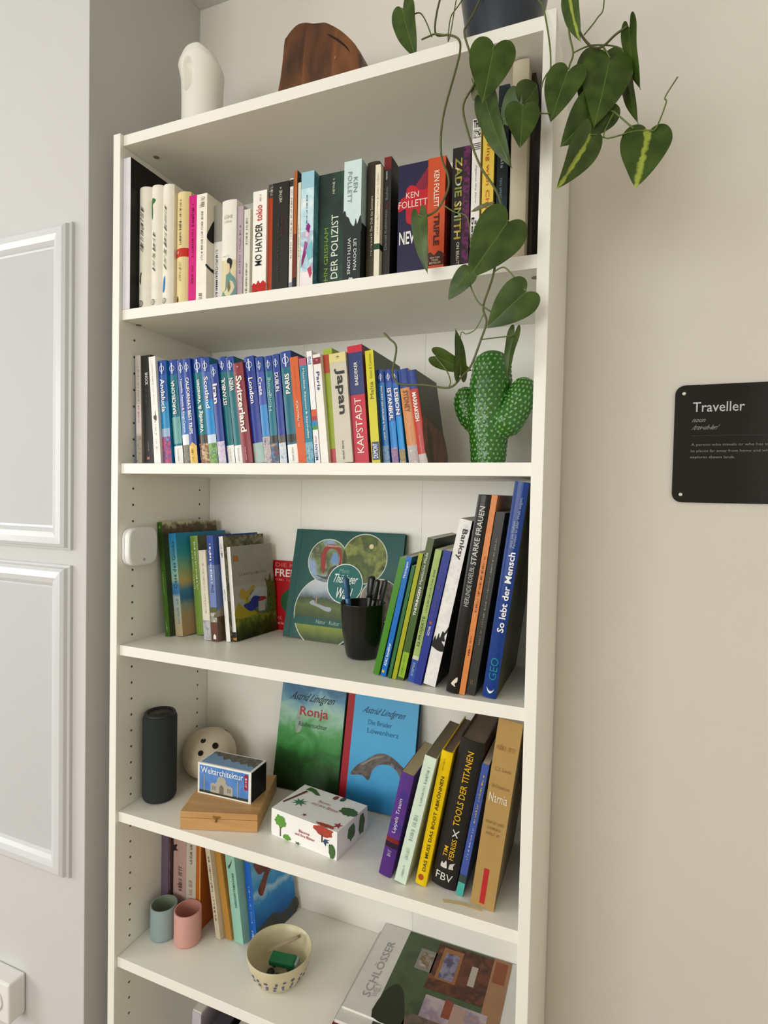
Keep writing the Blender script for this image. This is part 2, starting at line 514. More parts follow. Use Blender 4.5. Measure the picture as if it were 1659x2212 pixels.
# position (x, y, z), thickness, height, lean and turn of each shelved book, in metres and degrees
GEO = {
    'r1a': (0.0176, 0.007, 1.6951, 0.0184, 0.2807, 0.0, 0),
    'r1b': (0.0366, 0.022, 1.6951, 0.0307, 0.2305, 0.0, 0),
    'r1c': (0.0678, 0.022, 1.6951, 0.0267, 0.2287, 0.0, 0),
    'r1d': (0.0948, 0.022, 1.6951, 0.0263, 0.2255, 0.0, 0),
    'r1e': (0.1214, 0.028, 1.6951, 0.0321, 0.2094, 0.0, 0),
    'r1f': (0.1538, 0.03, 1.6951, 0.0171, 0.1995, 0.0, 0),
    'r1g': (0.1712, 0.03, 1.6951, 0.0229, 0.1984, 0.0, 0),
    'r1h': (0.1947, 0.05, 1.6951, 0.023, 0.1839, 0.0, 0),
    'r1i': (0.218, 0.04, 1.6951, 0.031, 0.1837, 0.0, 0),
    'r1j': (0.2493, 0.045, 1.6951, 0.0131, 0.1714, 0.0, 0),
    'r1k': (0.2642, 0.045, 1.6951, 0.0128, 0.1636, 0.0, 0),
    'r1l': (0.2935, 0.03, 1.6951, 0.0277, 0.1818, 0.0, 0),
    'r1m': (0.3214, 0.035, 1.6951, 0.0115, 0.1915, 0.0, 0),
    'r1n': (0.3333, 0.03, 1.6951, 0.032, 0.1889, 0.0, 0),
    'r1o': (0.3674, 0.03, 1.6951, 0.0062, 0.1911, 0.0, 0),
    'r1p': (0.3754, 0.03, 1.6951, 0.0058, 0.203, 0.0, 0),
    'r1q': (0.3817, 0.032, 1.6951, 0.0055, 0.1828, 0.0, 0),
    'r1r': (0.3893, 0.03, 1.6951, 0.0243, 0.197, 0.0, 0),
    'r1s': (0.4151, 0.045, 1.6951, 0.0537, 0.195, 0.0, 0),
    'r1t': (0.4691, 0.03, 1.6951, 0.0309, 0.1988, 0.0, 0),
    'r1u': (0.5031, 0.045, 1.6951, 0.021, 0.1995, 0.0, 0),
    'r1v': (0.5244, 0.03, 1.6951, 0.0091, 0.1836, 0.0, 0),
    'r1w': (0.5352, 0.04, 1.6951, 0.0123, 0.1985, 0.0, 0),
    'r1x': (0.5584, 0.045, 1.6951, 0.0522, 0.1833, 0.0, 0),
    'r1y': (0.6108, 0.035, 1.6951, 0.0279, 0.179, 0.0, 0),
    'r1z': (0.6466, 0.045, 1.6951, 0.0277, 0.1926, 0.0, 0),
    'r1A': (0.6767, 0.045, 1.6951, 0.0129, 0.2299, 0.0, 0),
    'r1B': (0.6932, 0.045, 1.6951, 0.0171, 0.2295, 0.0, 0),
    'r1C': (0.715, 0.045, 1.6951, 0.0161, 0.2701, 0.0, 0),
    'r1D': (0.7345, 0.045, 1.6951, 0.0235, 0.3011, 0.0, 0),
    'r1E': (0.7585, 0.075, 1.6951, 0.0059, 0.298, 0.0, 0),
    'r2a': (0.0102, 0.045, 1.4049, 0.0154, 0.2091, -1.06, 0),
    'r2b': (0.0283, 0.035, 1.4049, 0.0132, 0.2098, -1.69, 0),
    'r2c': (0.0502, 0.035, 1.4049, 0.0227, 0.2083, -3.61, 0),
    'r2d': (0.0775, 0.03, 1.4049, 0.0157, 0.2037, -4.79, 0),
    'r2e': (0.095, 0.035, 1.4049, 0.0194, 0.1962, -5.19, 0),
    'r2f': (0.1182, 0.04, 1.4049, 0.0197, 0.1967, -6.18, 0),
    'r2g': (0.14, 0.04, 1.4049, 0.0183, 0.1962, -6.36, 0),
    'r2h': (0.159, 0.035, 1.4049, 0.0168, 0.1956, -6.44, 0),
    'r2i': (0.1788, 0.04, 1.4049, 0.0233, 0.1973, -7.19, 0),
    'r2j': (0.2034, 0.035, 1.4049, 0.0185, 0.1953, -7.4, 0),
    'r2k': (0.2233, 0.035, 1.4049, 0.0164, 0.182, -7.55, 0),
    'r2l': (0.2406, 0.04, 1.4049, 0.015, 0.1951, -7.7, 0),
    'r2m': (0.257, 0.04, 1.4049, 0.0172, 0.1941, -7.88, 0),
    'r2n': (0.2751, 0.035, 1.4049, 0.0211, 0.1807, -8.02, 0),
    'r2o': (0.2972, 0.04, 1.4049, 0.0207, 0.1917, -8.17, 0),
    'r2p': (0.3184, 0.04, 1.4049, 0.015, 0.1896, -7.2, 0),
    'r2q': (0.3339, 0.04, 1.4049, 0.0145, 0.1897, -6.2, 0),
    'r2r': (0.3501, 0.04, 1.4049, 0.0141, 0.1916, -6.26, 0),
    'r2s': (0.3673, 0.04, 1.4049, 0.0218, 0.1948, -6.61, 0),
    'r2t': (0.39, 0.035, 1.4049, 0.0159, 0.1829, -6.74, 0),
    'r2u': (0.4063, 0.035, 1.4049, 0.0143, 0.1793, -6.33, 0),
    'r2v': (0.4222, 0.035, 1.4049, 0.0097, 0.1907, -6.27, 0),
    'r2w': (0.4337, 0.035, 1.4049, 0.0139, 0.1842, -6.31, 0),
    'r2x': (0.4479, 0.045, 1.4049, 0.0164, 0.1948, -6.02, 0),
    'r2y': (0.4647, 0.03, 1.4049, 0.03, 0.1812, -5.6, 0),
    'r2z': (0.4952, 0.035, 1.4049, 0.0261, 0.1928, -5.27, 0),
    'r2A': (0.5267, 0.035, 1.4049, 0.0145, 0.1832, -5.36, 0),
    'r2B': (0.5426, 0.045, 1.4049, 0.0113, 0.1535, -5.74, 0),
    'r2C': (0.5578, 0.045, 1.4049, 0.0113, 0.1531, -6.53, 0),
    'r2D': (0.5717, 0.045, 1.4049, 0.0099, 0.1524, -7.36, 0),
    'r2E': (0.5865, 0.045, 1.4049, 0.0167, 0.1524, -8.62, 0),
    'r2F': (0.6057, 0.04, 1.4049, 0.0139, 0.1488, -9.39, 0),
    'r3a': (0.0467, 0.0968, 1.0553, 0.014, 0.2348, -7.0, -7),
    'r3b': (0.0627, 0.1089, 1.0553, 0.0211, 0.2114, -7.0, -7),
    'r3c': (0.092, 0.135, 1.0553, 0.0222, 0.2059, -6.69, -7),
    'r3d': (0.1352, 0.1086, 1.0553, 0.0192, 0.1807, -6.13, -7),
    'r3e': (0.1549, 0.1082, 1.0553, 0.017, 0.2115, -5.08, -7),
    'r3f': (0.183, 0.1171, 1.0553, 0.011, 0.2104, -6.89, -7),
    'r3g': (0.1954, 0.1233, 1.0553, 0.0091, 0.1893, -6.68, -7),
    'r3h': (0.5284, 0.0521, 1.0576, 0.0106, 0.2022, 12.6, 0),
    'r3i': (0.5435, 0.0488, 1.0571, 0.0088, 0.2043, 11.69, 0),
    'r3j': (0.5571, 0.0456, 1.0565, 0.0058, 0.1902, 11.51, 0),
    'r3k': (0.5655, 0.0439, 1.0567, 0.0071, 0.2113, 11.34, 0),
    'r3l': (0.5748, 0.0429, 1.0576, 0.0113, 0.2361, 11.35, 0),
    'r3m': (0.5933, 0.0421, 1.0573, 0.0104, 0.2184, 10.95, 0),
    'r3n': (0.6061, 0.0341, 1.0578, 0.0122, 0.2189, 11.73, 0),
    'r3o': (0.6218, 0.0362, 1.0592, 0.0196, 0.2675, 11.3, 0),
    'r3p': (0.6627, 0.0192, 1.058, 0.0192, 0.3036, 8.05, 0),
    'r3q': (0.6832, 0.0212, 1.0565, 0.0085, 0.3046, 7.94, 0),
    'r3r': (0.6935, 0.0231, 1.0572, 0.0133, 0.2789, 7.84, 0),
    'r3s': (0.7176, 0.0223, 1.0579, 0.0208, 0.3237, 7.11, 0),
    'r4a': (0.5515, 0.0379, 0.7338, 0.0216, 0.1798, 11.6, 0),
    'r4b': (0.5814, 0.0332, 0.7336, 0.0194, 0.2191, 12.36, 0),
    'r4c': (0.6136, 0.041, 0.7327, 0.0183, 0.2272, 10.02, 0),
    'r4d': (0.638, 0.0477, 0.7363, 0.0396, 0.2468, 10.01, 0),
    'r4e': (0.6804, 0.0439, 0.7313, 0.011, 0.2183, 9.64, 0),
    'r4f': (0.7064, 0.0307, 0.7339, 0.0362, 0.2944, 7.05, 0),
    'r5f': (0.1635, 0.1211, 0.4404, 0.0142, 0.1803, -12.0, -12),
    'r5g': (0.1829, 0.1277, 0.4404, 0.0186, 0.1734, -12.92, -12),
    'r5h': (0.203, 0.1289, 0.4404, 0.0276, 0.1728, -10.63, -12),
    'r5i': (0.2345, 0.1402, 0.4404, 0.0194, 0.1606, -8.43, -12),
}

# ------------------------------------------------------------------ books
PAGES = mat('#d9d2bf', 0.8, 0.05, 300.0)
PAGES_W = mat('#e6e2d8', 0.8, 0.04, 300.0)
PAGES_T = mat('#b8a684', 0.8, 0.05, 300.0)

def make_book(key, label, cover, d=None, style='paper', pages=None, bands=(), texts=(), rings=(), polys=(), cov=None,
              geo=None, rough=0.38, group=None, name='book'):
    """spine faces -Y, front board on +X.  bands/texts/... lie on the spine, cov(root, at, dims) prints the front board"""
    x, y, z, w, h, lean, yaw = geo if geo else GEO[key]
    if d is None: d = min(.225 - y if y < .09 else .15, h * .68)
    root = empty(name, (x, y, z), label=label, cat='book', group=group)
    root.rotation_euler = (Matrix.Rotation(math.radians(yaw), 3, 'Z') @ Matrix.Rotation(math.radians(lean), 3, 'Y')).to_euler()
    hard = style in ('hard', 'round')
    bul = {'paper': 0.0, 'hard': w * .10, 'round': w * .22, 'soft': w * .06}[style]
    tb = .0022 if hard else .0006
    tb = min(tb, w * .2)
    ov = .003 if hard else 0.0
    n = 8 if bul else 1
    def bulge(u): return bul * (1 - (2 * u - 1) ** 2)
    outer, inner = [(0, d)], [(tb, d)]
    for i in range(n + 1):
        u = i / n
        outer.append((u * w, bul - bulge(u)))
        inner.append((tb + u * (w - 2 * tb), bul - bulge(u) + tb))
    outer.append((w, d)); inner.append((w - tb, d))
    m = len(outer)
    v = [(p[0], p[1], 0) for p in outer] + [(p[0], p[1], 0) for p in inner] + [(p[0], p[1], h) for p in outer] + [(p[0], p[1], h) for p in inner]
    f = []
    for i in range(m - 1):
        f.append((i, i + 1, 2 * m + i + 1, 2 * m + i))
        f.append((m + i + 1, m + i, 3 * m + i, 3 * m + i + 1))
        f.append((i + 1, i, m + i, m + i + 1))
        f.append((2 * m + i, 2 * m + i + 1, 3 * m + i + 1, 3 * m + i))
    f.append((0, 2 * m, 3 * m, m)); f.append((m - 1, 2 * m - 1, 4 * m - 1, 3 * m - 1))
    cm = resolve(cover, rough)
    cvo = mesh_obj('cover', v, f, cm, root)
    box('page_block', tb, w - tb, bul + tb + .0005, d - max(ov, .0006), max(ov, .0004), h - max(ov, .0004), pages or (PAGES_W if not hard else PAGES), root)
    k = bul > 0
    def at(u, vv, lift):
        return (u * w, bul - bulge(u) - lift, vv * h)
    lf = .0002
    for i, b in enumerate(bands):
        put_rect(cvo, at, b[0], b[1], b[2], b[3], b[4], lf + .00008 * i, 'spine_band', 6 if k else 1, 1, rough)
    for i, p in enumerate(polys):
        put_poly(cvo, at, p[0], p[1], (.0005 if not k else .0008) + .0001 * i, 'spine_picture', rough)
    for t in texts:
        put_text(cvo, at, t[0], t[1], t[2], t[3], t[4], t[5], t[6], t[7] if len(t) > 7 else 0.0, t[8] if len(t) > 8 else 0.0,
                 .0009 if not k else .0013, 'title_lettering')
    for r in rings:
        u, vv, rr, c = r[:4]
        put_ring(cvo, at, u, vv, rr, rr * w / h, .18, c, .0010, 18, 'spine_emblem', (.07, rr * w / h * 1.75))
    if cov:
        def atc(s, vv, lift):
            return (w + lift, bul + s * (d - bul), vv * h)
        cov(cvo, atc, (d, h))
    return root

K = '#1c1b1a'
WT = '#f2efe6'
# ---- row on the uppermost shelf
TOPG = 'novels on the uppermost shelf'
def B1(key, *a, **k): return make_book(key, *a, group=TOPG, **k)

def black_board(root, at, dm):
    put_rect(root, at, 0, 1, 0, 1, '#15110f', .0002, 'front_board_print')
B1('r1a', 'tall thin pale lavender grey book with black front board against the bookcase side', '#d8d6dc', d=.20, cov=black_board)
SCRIPT = '#5d564c'
for key, lab, tx, deco in (
    ('r1b', 'cream hardback with grey handwritten spine and a black squiggle below', '~13.1', 'k'),
    ('r1c', 'cream hardback whose handwritten spine has a green leaf near the top', '~16.2', 'g'),
    ('r1d', 'cream hardback whose handwritten spine has a blue brush stroke near the foot', '~24.3', 'b')):
    polys = {'k': [([(.2, .235), (.3, .29), (.38, .31), (.42, .30), (.34, .26), (.36, .225), (.28, .21), (.30, .235)], '#3a3733')],
             'g': [([(.05, .90), (.2, .865), (.2, .90), (.55, .88), (.38, .855), (.22, .85), (.25, .79), (.18, .725), (.02, .80)], '#2f7a3b')],
             'b': [([(.18, .14), (.28, .22), (.42, .255), (.45, .20), (.40, .145), (.28, .125)], '#2f86c4')]}[deco]
    v0, v1 = {'k': (.47, .86), 'g': (.30, .64), 'b': (.30, .86)}[deco]
    r = B1(key, lab, '#e9e4d4', style='round', polys=polys, texts=[(tx, .22, .55, v0, v1, 'U', SCRIPT, 0.0, 1.0)])
    h_, w_ = GEO[key][4], GEO[key][3]
    def atx(u, v, l, w_=w_, h_=h_): return (u * w_, -l + w_ * .22 * (2 * u - 1) ** 2, v * h_)
    cv_ = [o for o in r.children if o.name.startswith('cover')][0]
    put_ring(cv_, atx, .36, .055, .20, .20 * w_ / h_, .2, '#4b4741', .0014, 16, 'spine_emblem')
    put_ring(cv_, atx, .36, .055, .09, .09 * w_ / h_, .3, '#4b4741', .0014, 12, 'spine_emblem')
B1('r1e', 'pale yellow rounded hardback with a red band round its spine', '#ecd9a2', style='round',
   bands=[(0, 1, .435, .51, '#c9352c')], polys=[([(.14, .06), (.24, .10), (.34, .07), (.3, .045), (.2, .04)], '#5a2a20')],
   texts=[('~22', .30, .52, .54, .93, 'U', '#6b6150'), ('~12', .30, .52, .22, .40, 'U', '#8a7a58', 0, 1), ('H', .22, .36, .46, .49, 'H', '#f0d8c8')])
B1('r1f', 'slim hot pink book next to the yellow hardback', '#d62f83', texts=[('~13', .30, .62, .44, .92, 'U', '#7a1747'), ('~5.1', .32, .6, .2, .36, 'U', '#8f1c55')])
def silhouette(root, at, dm):
    put_rect(root, at, 0, 1, 0, 1, '#e8e2d2', .0002, 'front_board_print')
    put_poly(root, at, [(.0, .60), (.06, .70), (.16, .80), (.30, .82), (.36, .76), (.30, .66), (.14, .58)], '#171513', .0004, 'cover_picture')
    put_poly(root, at, [(0, .36), (.14, .34), (.26, .42), (.34, .40), (.26, .30), (.0, .33)], '#171513', .0004, 'cover_picture')
B1('r1g', 'white paperback with a black silhouette showing on its front cover', '#efe9dc', cov=silhouette,
   texts=[('~20', .40, .62, .40, .84, 'U', '#8e867a'), ('~5.1', .25, .75, .88, .97, 'U', '#9a9286'), ('~5', .3, .6, .03, .1, 'U', '#8e867a')])
B1('r1h', 'short slim book grey above and white below with dark lettering', '#f0eee8', bands=[(0, 1, .64, 1, '#a9a69d')],
   texts=[('~26', .14, .40, .06, .56, 'U', '#2c3a55', .01)])
B1('r1i', 'cream rounded hardback with a woman in a teal kimono on its spine', '#e9e6dc', style='hard',
   bands=[(0, 1, .02, .42, '#e6dcb6')],
   polys=[([(.42, .28), (.58, .31), (.78, .27), (1.0, .22), (1.0, .04), (.84, .02), (.62, .04), (.3, .05), (.1, .07), (.14, .11), (.34, .13), (.38, .2)], '#6f9a94'),
          ([(.42, .28), (.44, .35), (.52, .385), (.64, .37), (.66, .31), (.56, .285)], '#e8d2b0'),
          ([(.42, .36), (.50, .385), (.46, .41), (.54, .435), (.7, .43), (.8, .40), (.74, .345), (.66, .33), (.66, .375), (.52, .385)], '#1b1917'),
          ([(.5, .16), (.62, .22), (.7, .15), (.58, .1)], '#7c7242')],
   texts=[('~6', .2, .75, .82, .87, 'H', '#c3bdae'), ('~6', .22, .7, .78, .81, 'H', '#c3bdae'), ('~7', .14, .6, .45, .47, 'H', '#bdb6a6')])
B1('r1j', 'thin lilac grey paperback', '#bcaab2', texts=[('~15', .3, .6, .3, .8, 'U', '#8c7a86')], polys=[(disc_pts(.3, .045, .2, .012), '#e8e2e2')])
B1('r1k', 'lowest thin cream paperback of the uppermost row', '#dcd8cb', texts=[('~18', .26, .6, .05, .42, 'U', '#6e685c'), ('~8', .3, .6, .62, .9, 'U', '#8e887a')])
B1('r1l', 'white paperback with tall black lettering and a blood red foot', '#f3efe6',
   bands=[(0, 1, 0, .115, '#c22a24'), (.22, .40, 0, .06, '#2b2726')],
   polys=[([(.0, .11), (.12, .135), (.3, .12), (.45, .155), (.6, .125), (.8, .15), (1, .12), (1, .10), (0, .10)], '#c22a24')],
   texts=[('MO HAYDER', .20, .70, .295, .69, 'U', '#2a2927', .01), ('tokio', .22, .68, .715, .865, 'U', '#c8423a', .01), ('~7', .44, .6, .90, .965, 'U', '#6f6a62')])
B1('r1m', 'very slim orange red paperback with a dark grey head', '#c44e30', bands=[(0, 1, .88, 1, '#4b4744')], texts=[('~3', .2, .8, .9, .98, 'U', '#bbb3aa')])
B1('r1n', 'thick black paperback with a small white publisher line near the top', '#26241f',
   texts=[('HEYNE <', .42, .60, .82, .955, 'U', '#cfd6b8', .01), ('ROBERT HARRIS', .56, .68, .52, .70, 'U', '#6b2420'), ('~10', .28, .46, .12, .70, 'U', '#363430', .01)])
B1('r1o', 'narrow white paperback with a dark label at its head', '#e8e4da', bands=[(0, 1, .93, .99, '#34302c'), (0, 1, .02, .09, '#8e9aa8')],
   texts=[('~24', .25, .7, .30, .90, 'U', '#8a847a')])
B1('r1p', 'narrow tall copper orange paperback fading to maroon', '#b9673a', bands=[(0, 1, .12, .48, '#7a3528'), (0, 1, 0, .12, '#1d1730')], cov=black_board)
B1('r1q', 'narrow cream paperback beside the flowery light blue one', '#ece5d4', texts=[('~17', .3, .7, .3, .62, 'U', '#a79d8c')])
def teal_board(root, at, dm):
    put_rect(root, at, 0, 1, 0, 1, photo(('#4f8a9a', '#6aa7b4', '#3b7284', '#b9c7c4'), 25, 2), .0002, 'front_board_print')
B1('r1r', 'light blue paperback with purple watercolour flowers', '#a9d3e3', cov=teal_board,
   bands=[(0, 1, .50, .86, photo(('#a9d3e3', '#c9e4ec', '#e6f0ee'), 60, 5)), (0, 1, 0, .5, photo(('#e9dfe4', '#c9a6c4', '#9fd0dc', '#e9e6ea', '#b8d8dc'), 55, 3)), (0, 1, 0, .16, '#eee6e8')],
   polys=[([(.2, .30), (.34, .42), (.58, .40), (.52, .33), (.36, .27)], '#a35a95'), ([(.4, .52), (.58, .57), (.78, .54), (.66, .48)], '#96348c'),
          ([(.12, .27), (.32, .36), (.4, .30), (.26, .24), (.12, .20)], '#8c2f6e'), ([(.46, .34), (.92, .42), (.98, .28), (.62, .25)], '#86c4cf'),
          ([(.58, .18), (.84, .2), (.94, .14), (.8, .10)], '#c24a6a')],
   texts=[('~20', .38, .52, .50, .80, 'U', '#5f7890')])
B1('r1s', 'wide dark green black paperback with green and white capitals', '#22302c',
   bands=[(0, 1, 0, 1, photo(('#1e2624', '#26332f', '#2c4a3c', '#202827'), 12, 8))],
   texts=[('JOHN GRISHAM', .22, .40, .0, .54, 'U', '#8fae3a'), ('DER POLIZIST', .46, .70, .10, .645, 'U', '#dfe6d6', .005), ('HEYNE <', .48, .56, .82, .95, 'U', '#cfd6b8', .01)])
B1('r1t', 'thick paperback with a pale sky above black cliffs and two line title', '#cfe3e2',
   bands=[(0, 1, 0, .42, '#28302f')], polys=[([(0, .40), (0, .58), (.1, .60), (.16, .56), (.3, .545), (.42, .50), (.62, .47), (.72, .53), (.8, .48), (1.0, .55), (1.0, .40)], '#2b3534')],
   cov=lambda r, at, dm: (put_rect(r, at, 0, 1, .5, 1, '#b9cfcf', .0002, 'front_board_print'), put_rect(r, at, 0, 1, 0, .5, '#222a2b', .0002, 'front_board_print')),
   texts=[('KEN', .56, .78, .74, .86, 'D', '#7d918f', .005), ('FOLLETT', .22, .46, .66, .91, 'D', '#8fa3a0', .005), ('LIE DOWN', .62, .80, .115, .365, 'D', '#d8dcd6', .008), ('WITH LIONS', .28, .46, .085, .38, 'D', '#d8dcd6', .008), ('8', .36, .62, .02, .06, 'D', '#d8dcd6', .02)])
B1('r1u', 'dark brown hardback with narrow white lettering', '#3f382c', style='hard', bands=[(0, 1, .02, .22, '#4a4232')], texts=[('~11.5', .40, .54, .24, .42, 'U', '#d8d0bc'), ('Der Duft des Sommers', .36, .56, .44, .72, 'U', '#d8d0bc', .01)])
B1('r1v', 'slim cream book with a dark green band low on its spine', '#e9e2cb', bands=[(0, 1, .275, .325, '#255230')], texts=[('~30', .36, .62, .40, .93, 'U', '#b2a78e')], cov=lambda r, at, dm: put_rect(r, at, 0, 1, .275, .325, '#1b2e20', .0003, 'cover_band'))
B1('r1w', 'charcoal paperback with a red head and black board', '#34322f', cov=black_board, bands=[(0, 1, .90, 1, '#7a2a28')],
   texts=[('Daniel Kehlmann', .22, .56, .26, .58, 'U', '#8f9a92'), ('Ruhm', .28, .62, .66, .76, 'U', '#8f9a92'), ('*', .4, .7, .60, .63, 'U', '#b03030', .05), ('rororo', .3, .52, .82, .885, 'U', '#cfd0c8', .02)])
B1('r1x', 'thick navy hardback with a bright red blot behind the author capitals', '#2b2748',
   polys=[([(.30, .50), (.26, .56), (.24, .62), (.03, .60), (.0, .66), (.10, .71), (.24, .73), (.27, .79), (.42, .815), (.58, .80), (.70, .85), (.84, .90), (.99, .92), (.99, .52), (.90, .49), (.74, .475), (.5, .475)], '#c2303a'),
          ([(.56, .80), (.70, .855), (.84, .905), (.99, .925), (.99, .80), (.78, .755)], '#8a2a40')],
   texts=[('KEN', .26, .66, .705, .755, 'H', '#e8d6cc', .0), ('FOLLETT', .02, .94, .625, .685, 'H', '#e8d6cc', .0), ('NEVER', .06, .86, .315, .425, 'H', '#e6e4de', .02), ('8', .42, .58, .01, .04, 'H', '#d8d8d8', .03)])
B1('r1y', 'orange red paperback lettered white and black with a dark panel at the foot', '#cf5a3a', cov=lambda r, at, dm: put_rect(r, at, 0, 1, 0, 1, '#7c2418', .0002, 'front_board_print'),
   bands=[(0, 1, .085, .17, '#4b2a22')], polys=[([(0, .165), (.2, .20), (.45, .17), (.7, .205), (1, .17), (1, .15), (0, .15)], '#4b2a22')],
   texts=[('KEN FOLLETT', .36, .66, .575, .885, 'D', '#f0e2d2', .01), ('TRIPLE', .38, .70, .25, .52, 'D', '#4c211a', .03), ('NEW YORK', .22, .8, .14, .155, 'H', '#cdb6a2', .02), ('TIMES', .3, .7, .118, .134, 'H', '#cdb6a2', .02), ('BESTSELLER', .18, .84, .095, .112, 'H', '#cdb6a2', .02)])
B1('r1z', 'black paperback with bright capitals over a plum patterned edge', '#2a2625', bands=[(.62, 1, 0, 1, photo(('#5a1f4e', '#2c2124', '#742a63', '#2b2022'), 90, 4))],
   texts=[('ZADIE SMITH', .16, .56, .28, .92, 'D', photo(('#e8e2c0', '#c9a63a', '#6c8a48', '#e6dfc4'), 70, 6), .02), ('ON BEAUTY', .32, .50, .06, .255, 'D', '#d9d2c0', .015)])
B1('r1A', 'white paperback with black striped lettering at head and foot', '#eceae4',
   texts=[('Against the Flow', .42, .62, .45, .70, 'D', '#55524c'), ('samantha', .5, .85, .0, .34, 'D', K, .01), ('beautiful', .12, .46, .0, .36, 'D', K, .01), ('THE', .1, .9, .94, .99, 'H', K, .03)],
   bands=[(.08, .95, .80 + .012 * i, .805 + .012 * i, '#2b2926') for i in range(4)] + [(.05, .95, .875, .93, photo((K, K, WT, K, WT), 260, 1))])
B1('r1B', 'yellow paperback with long red brown title between striped and dark books', '#f0cf62', texts=[('Drawing with Children', .24, .66, .26, .97, 'D', '#c0622e')])
B1('r1C', 'tall dark blue green book behind the hanging leaves', '#1f3237', bands=[(0, 1, .40, .98, '#20262a')], texts=[('Atlas Animals', .34, .62, .55, .86, 'D', '#a9b4b2'), ('TEN SPEED', .3, .5, .38, .50, 'D', '#7d9aa4')])
B1('r1D', 'big plain beige cloth book close to the right side panel', '#c7bda6', style='hard', rough=.8)
B1('r1E', 'narrow dark brown book squeezed at the right end of the uppermost row', '#33271c', d=.15)

# ---- travel guides on the second shelf
TRG = 'travel guides on the second shelf'
BL, DB, CY, TL = '#2b4aa0', '#262f78', '#2f8ec6', '#1c6f86'
def guide(key, label, base, title, way, tcol=WT, tv=(.5, .8), tu=(.28, .68), mid=None, foot=None, footv=.13, logo=(.5, .92), white=False, bold=0.01, head='#27459a', extra=(), xt=(), cov=None, d=None, polys=()):
    bands = []
    if head: bands.append((0, 1, .86, 1, head))
    if mid: bands += [(0, 1, m0, m1, c) for m0, m1, c in mid]
    if foot is not None: bands.append((0, 1, 0, footv, foot))
    if white: bands.append((0, 1, 0, .17, '#efece6'))
    bands += list(extra)
    texts = [(title, tu[0] - .04, tu[1] + .05, tv[0], tv[1], way, tcol, bold + .006)] + list(xt)
    if white: texts.append(('lonely planet', .36, .6, .02, .14, 'D', '#8a8a90'))
    return make_book(key, label, base, bands=bands, texts=texts, rings=[(logo[0], logo[1], .30, '#cfd8ea')] if logo else (), group=TRG, cov=cov, d=d, rough=.26, style='soft', polys=polys)

GEO['r2a'] = (0.0186, 0.040, 1.4049, 0.0031, 0.2091, -0.2, 0)
make_book('r2a', 'thin blue book set back at the left end of the second shelf', '#7890ae', group=TRG)
make_book('r2b', 'slim grey photo book with pink lettering left of the black one', '#cbc7be', group=TRG,
          bands=[(0, 1, .28, .55, '#d9cfca'), (0, 1, .0, .26, photo(('#8c8478', '#b0a898', '#6f6a60'), 90, 3))],
          texts=[('~6', .3, .6, .38, .54, 'U', '#c98a96'), ('~14', .3, .6, .58, .9, 'U', '#b3aea4')])
make_book('r2c', 'black paperback with a short white title near the top', '#22211f', group=TRG,
          texts=[('SHOCK', .36, .66, .725, .84, 'D', '#e9e6dc', .02), ('~10', .34, .58, .55, .70, 'D', '#5c5a54'), ('~6', .4, .6, .12, .2, 'D', '#8c8a84')], bands=[(.22, .5, .04, .062, '#c9806a')])
make_book('r2d', 'plain white book with a small dark mark half way up', '#f1eee8', group=TRG, texts=[('~22', .4, .55, .55, .95, 'D', '#c9c6c0'), ('~8', .4, .56, .1, .4, 'D', '#cfccc6')],
          polys=[([(.30, .42), (.66, .40), (.74, .44), (.62, .455), (.6, .50), (.5, .45), (.32, .45)], '#57403c')])
guide('r2e', 'blue guide titled Andalucía in white', CY, 'Andalucía', 'D', tv=(.50, .82), tu=(.28, .72), mid=[(.60, .86, '#2d5aa8'), (.26, .34, '#9fb8d8')], foot=photo(('#6a4a9a', '#c94a6a', '#3a4a8a', '#8a90c8'), 120, 2), footv=.26)
guide('r2f', 'teal guide titled BARCELONA with a white foot', TL, 'BARCELONA', 'U', tv=(.48, .80), tu=(.30, .64), white=True, mid=[(.19, .45, '#6fa8a4')])
guide('r2g', 'narrow blue guide with fine lettering between Barcelona and California', '#2c4fa4', 'Yosemite, Sequoia & Kings Canyon', 'D', tv=(.30, .82), tu=(.30, .60), foot=photo(('#4a4a44', '#8a8270', '#5a5648'), 120, 5), footv=.18, bold=0, mid=[(.28, .5, '#3a7cc0'), (.18, .28, '#e4e4e8')])
guide('r2h', "blue guide of California trips with a golden pointed foot", '#26449a', "CALIFORNIA'S BEST TRIPS", 'D', tv=(.28, .82), tu=(.32, .68), bold=.012,
      extra=[(0, 1, 0, .17, '#e9c368')], xt=[('~9', .3, .6, .02, .14, 'D', '#8a6a2a')], polys=[([(0, .165), (1, .165), (.5, .205)], '#e9c368')])
guide('r2i', 'teal guide titled Venedig & Venetien', '#1f7482', 'Venedig & Venetien', 'U', tv=(.29, .79), tu=(.30, .66), foot=photo(('#c97a4a', '#6a4a3a', '#d8b890', '#3a3030'), 120, 7), footv=.19, mid=[(.19, .27, '#4a4236')])
guide('r2j', 'bright blue guide titled Scotland', '#2a8cd0', 'Scotland', 'D', tv=(.52, .82), tu=(.30, .68), foot=photo(('#6a9a4a', '#8ab060', '#4a7a3a', '#9ab0c0'), 130, 9), footv=.19, mid=[(.6, .86, '#3f62ac'), (.19, .27, '#c4d4e4')],
      cov=lambda r, at, dm: put_rect(r, at, 0, 1, 0, 1, '#2a7fae', .0002, 'front_board_print'))
guide('r2k', 'short indigo guide titled Iran', '#2c3f90', 'Iran', 'D', tv=(.60, .80), tu=(.26, .74), foot=photo(('#b8a8c8', '#d8ccd8', '#9a94c0'), 110, 3), footv=.22, bold=.02)
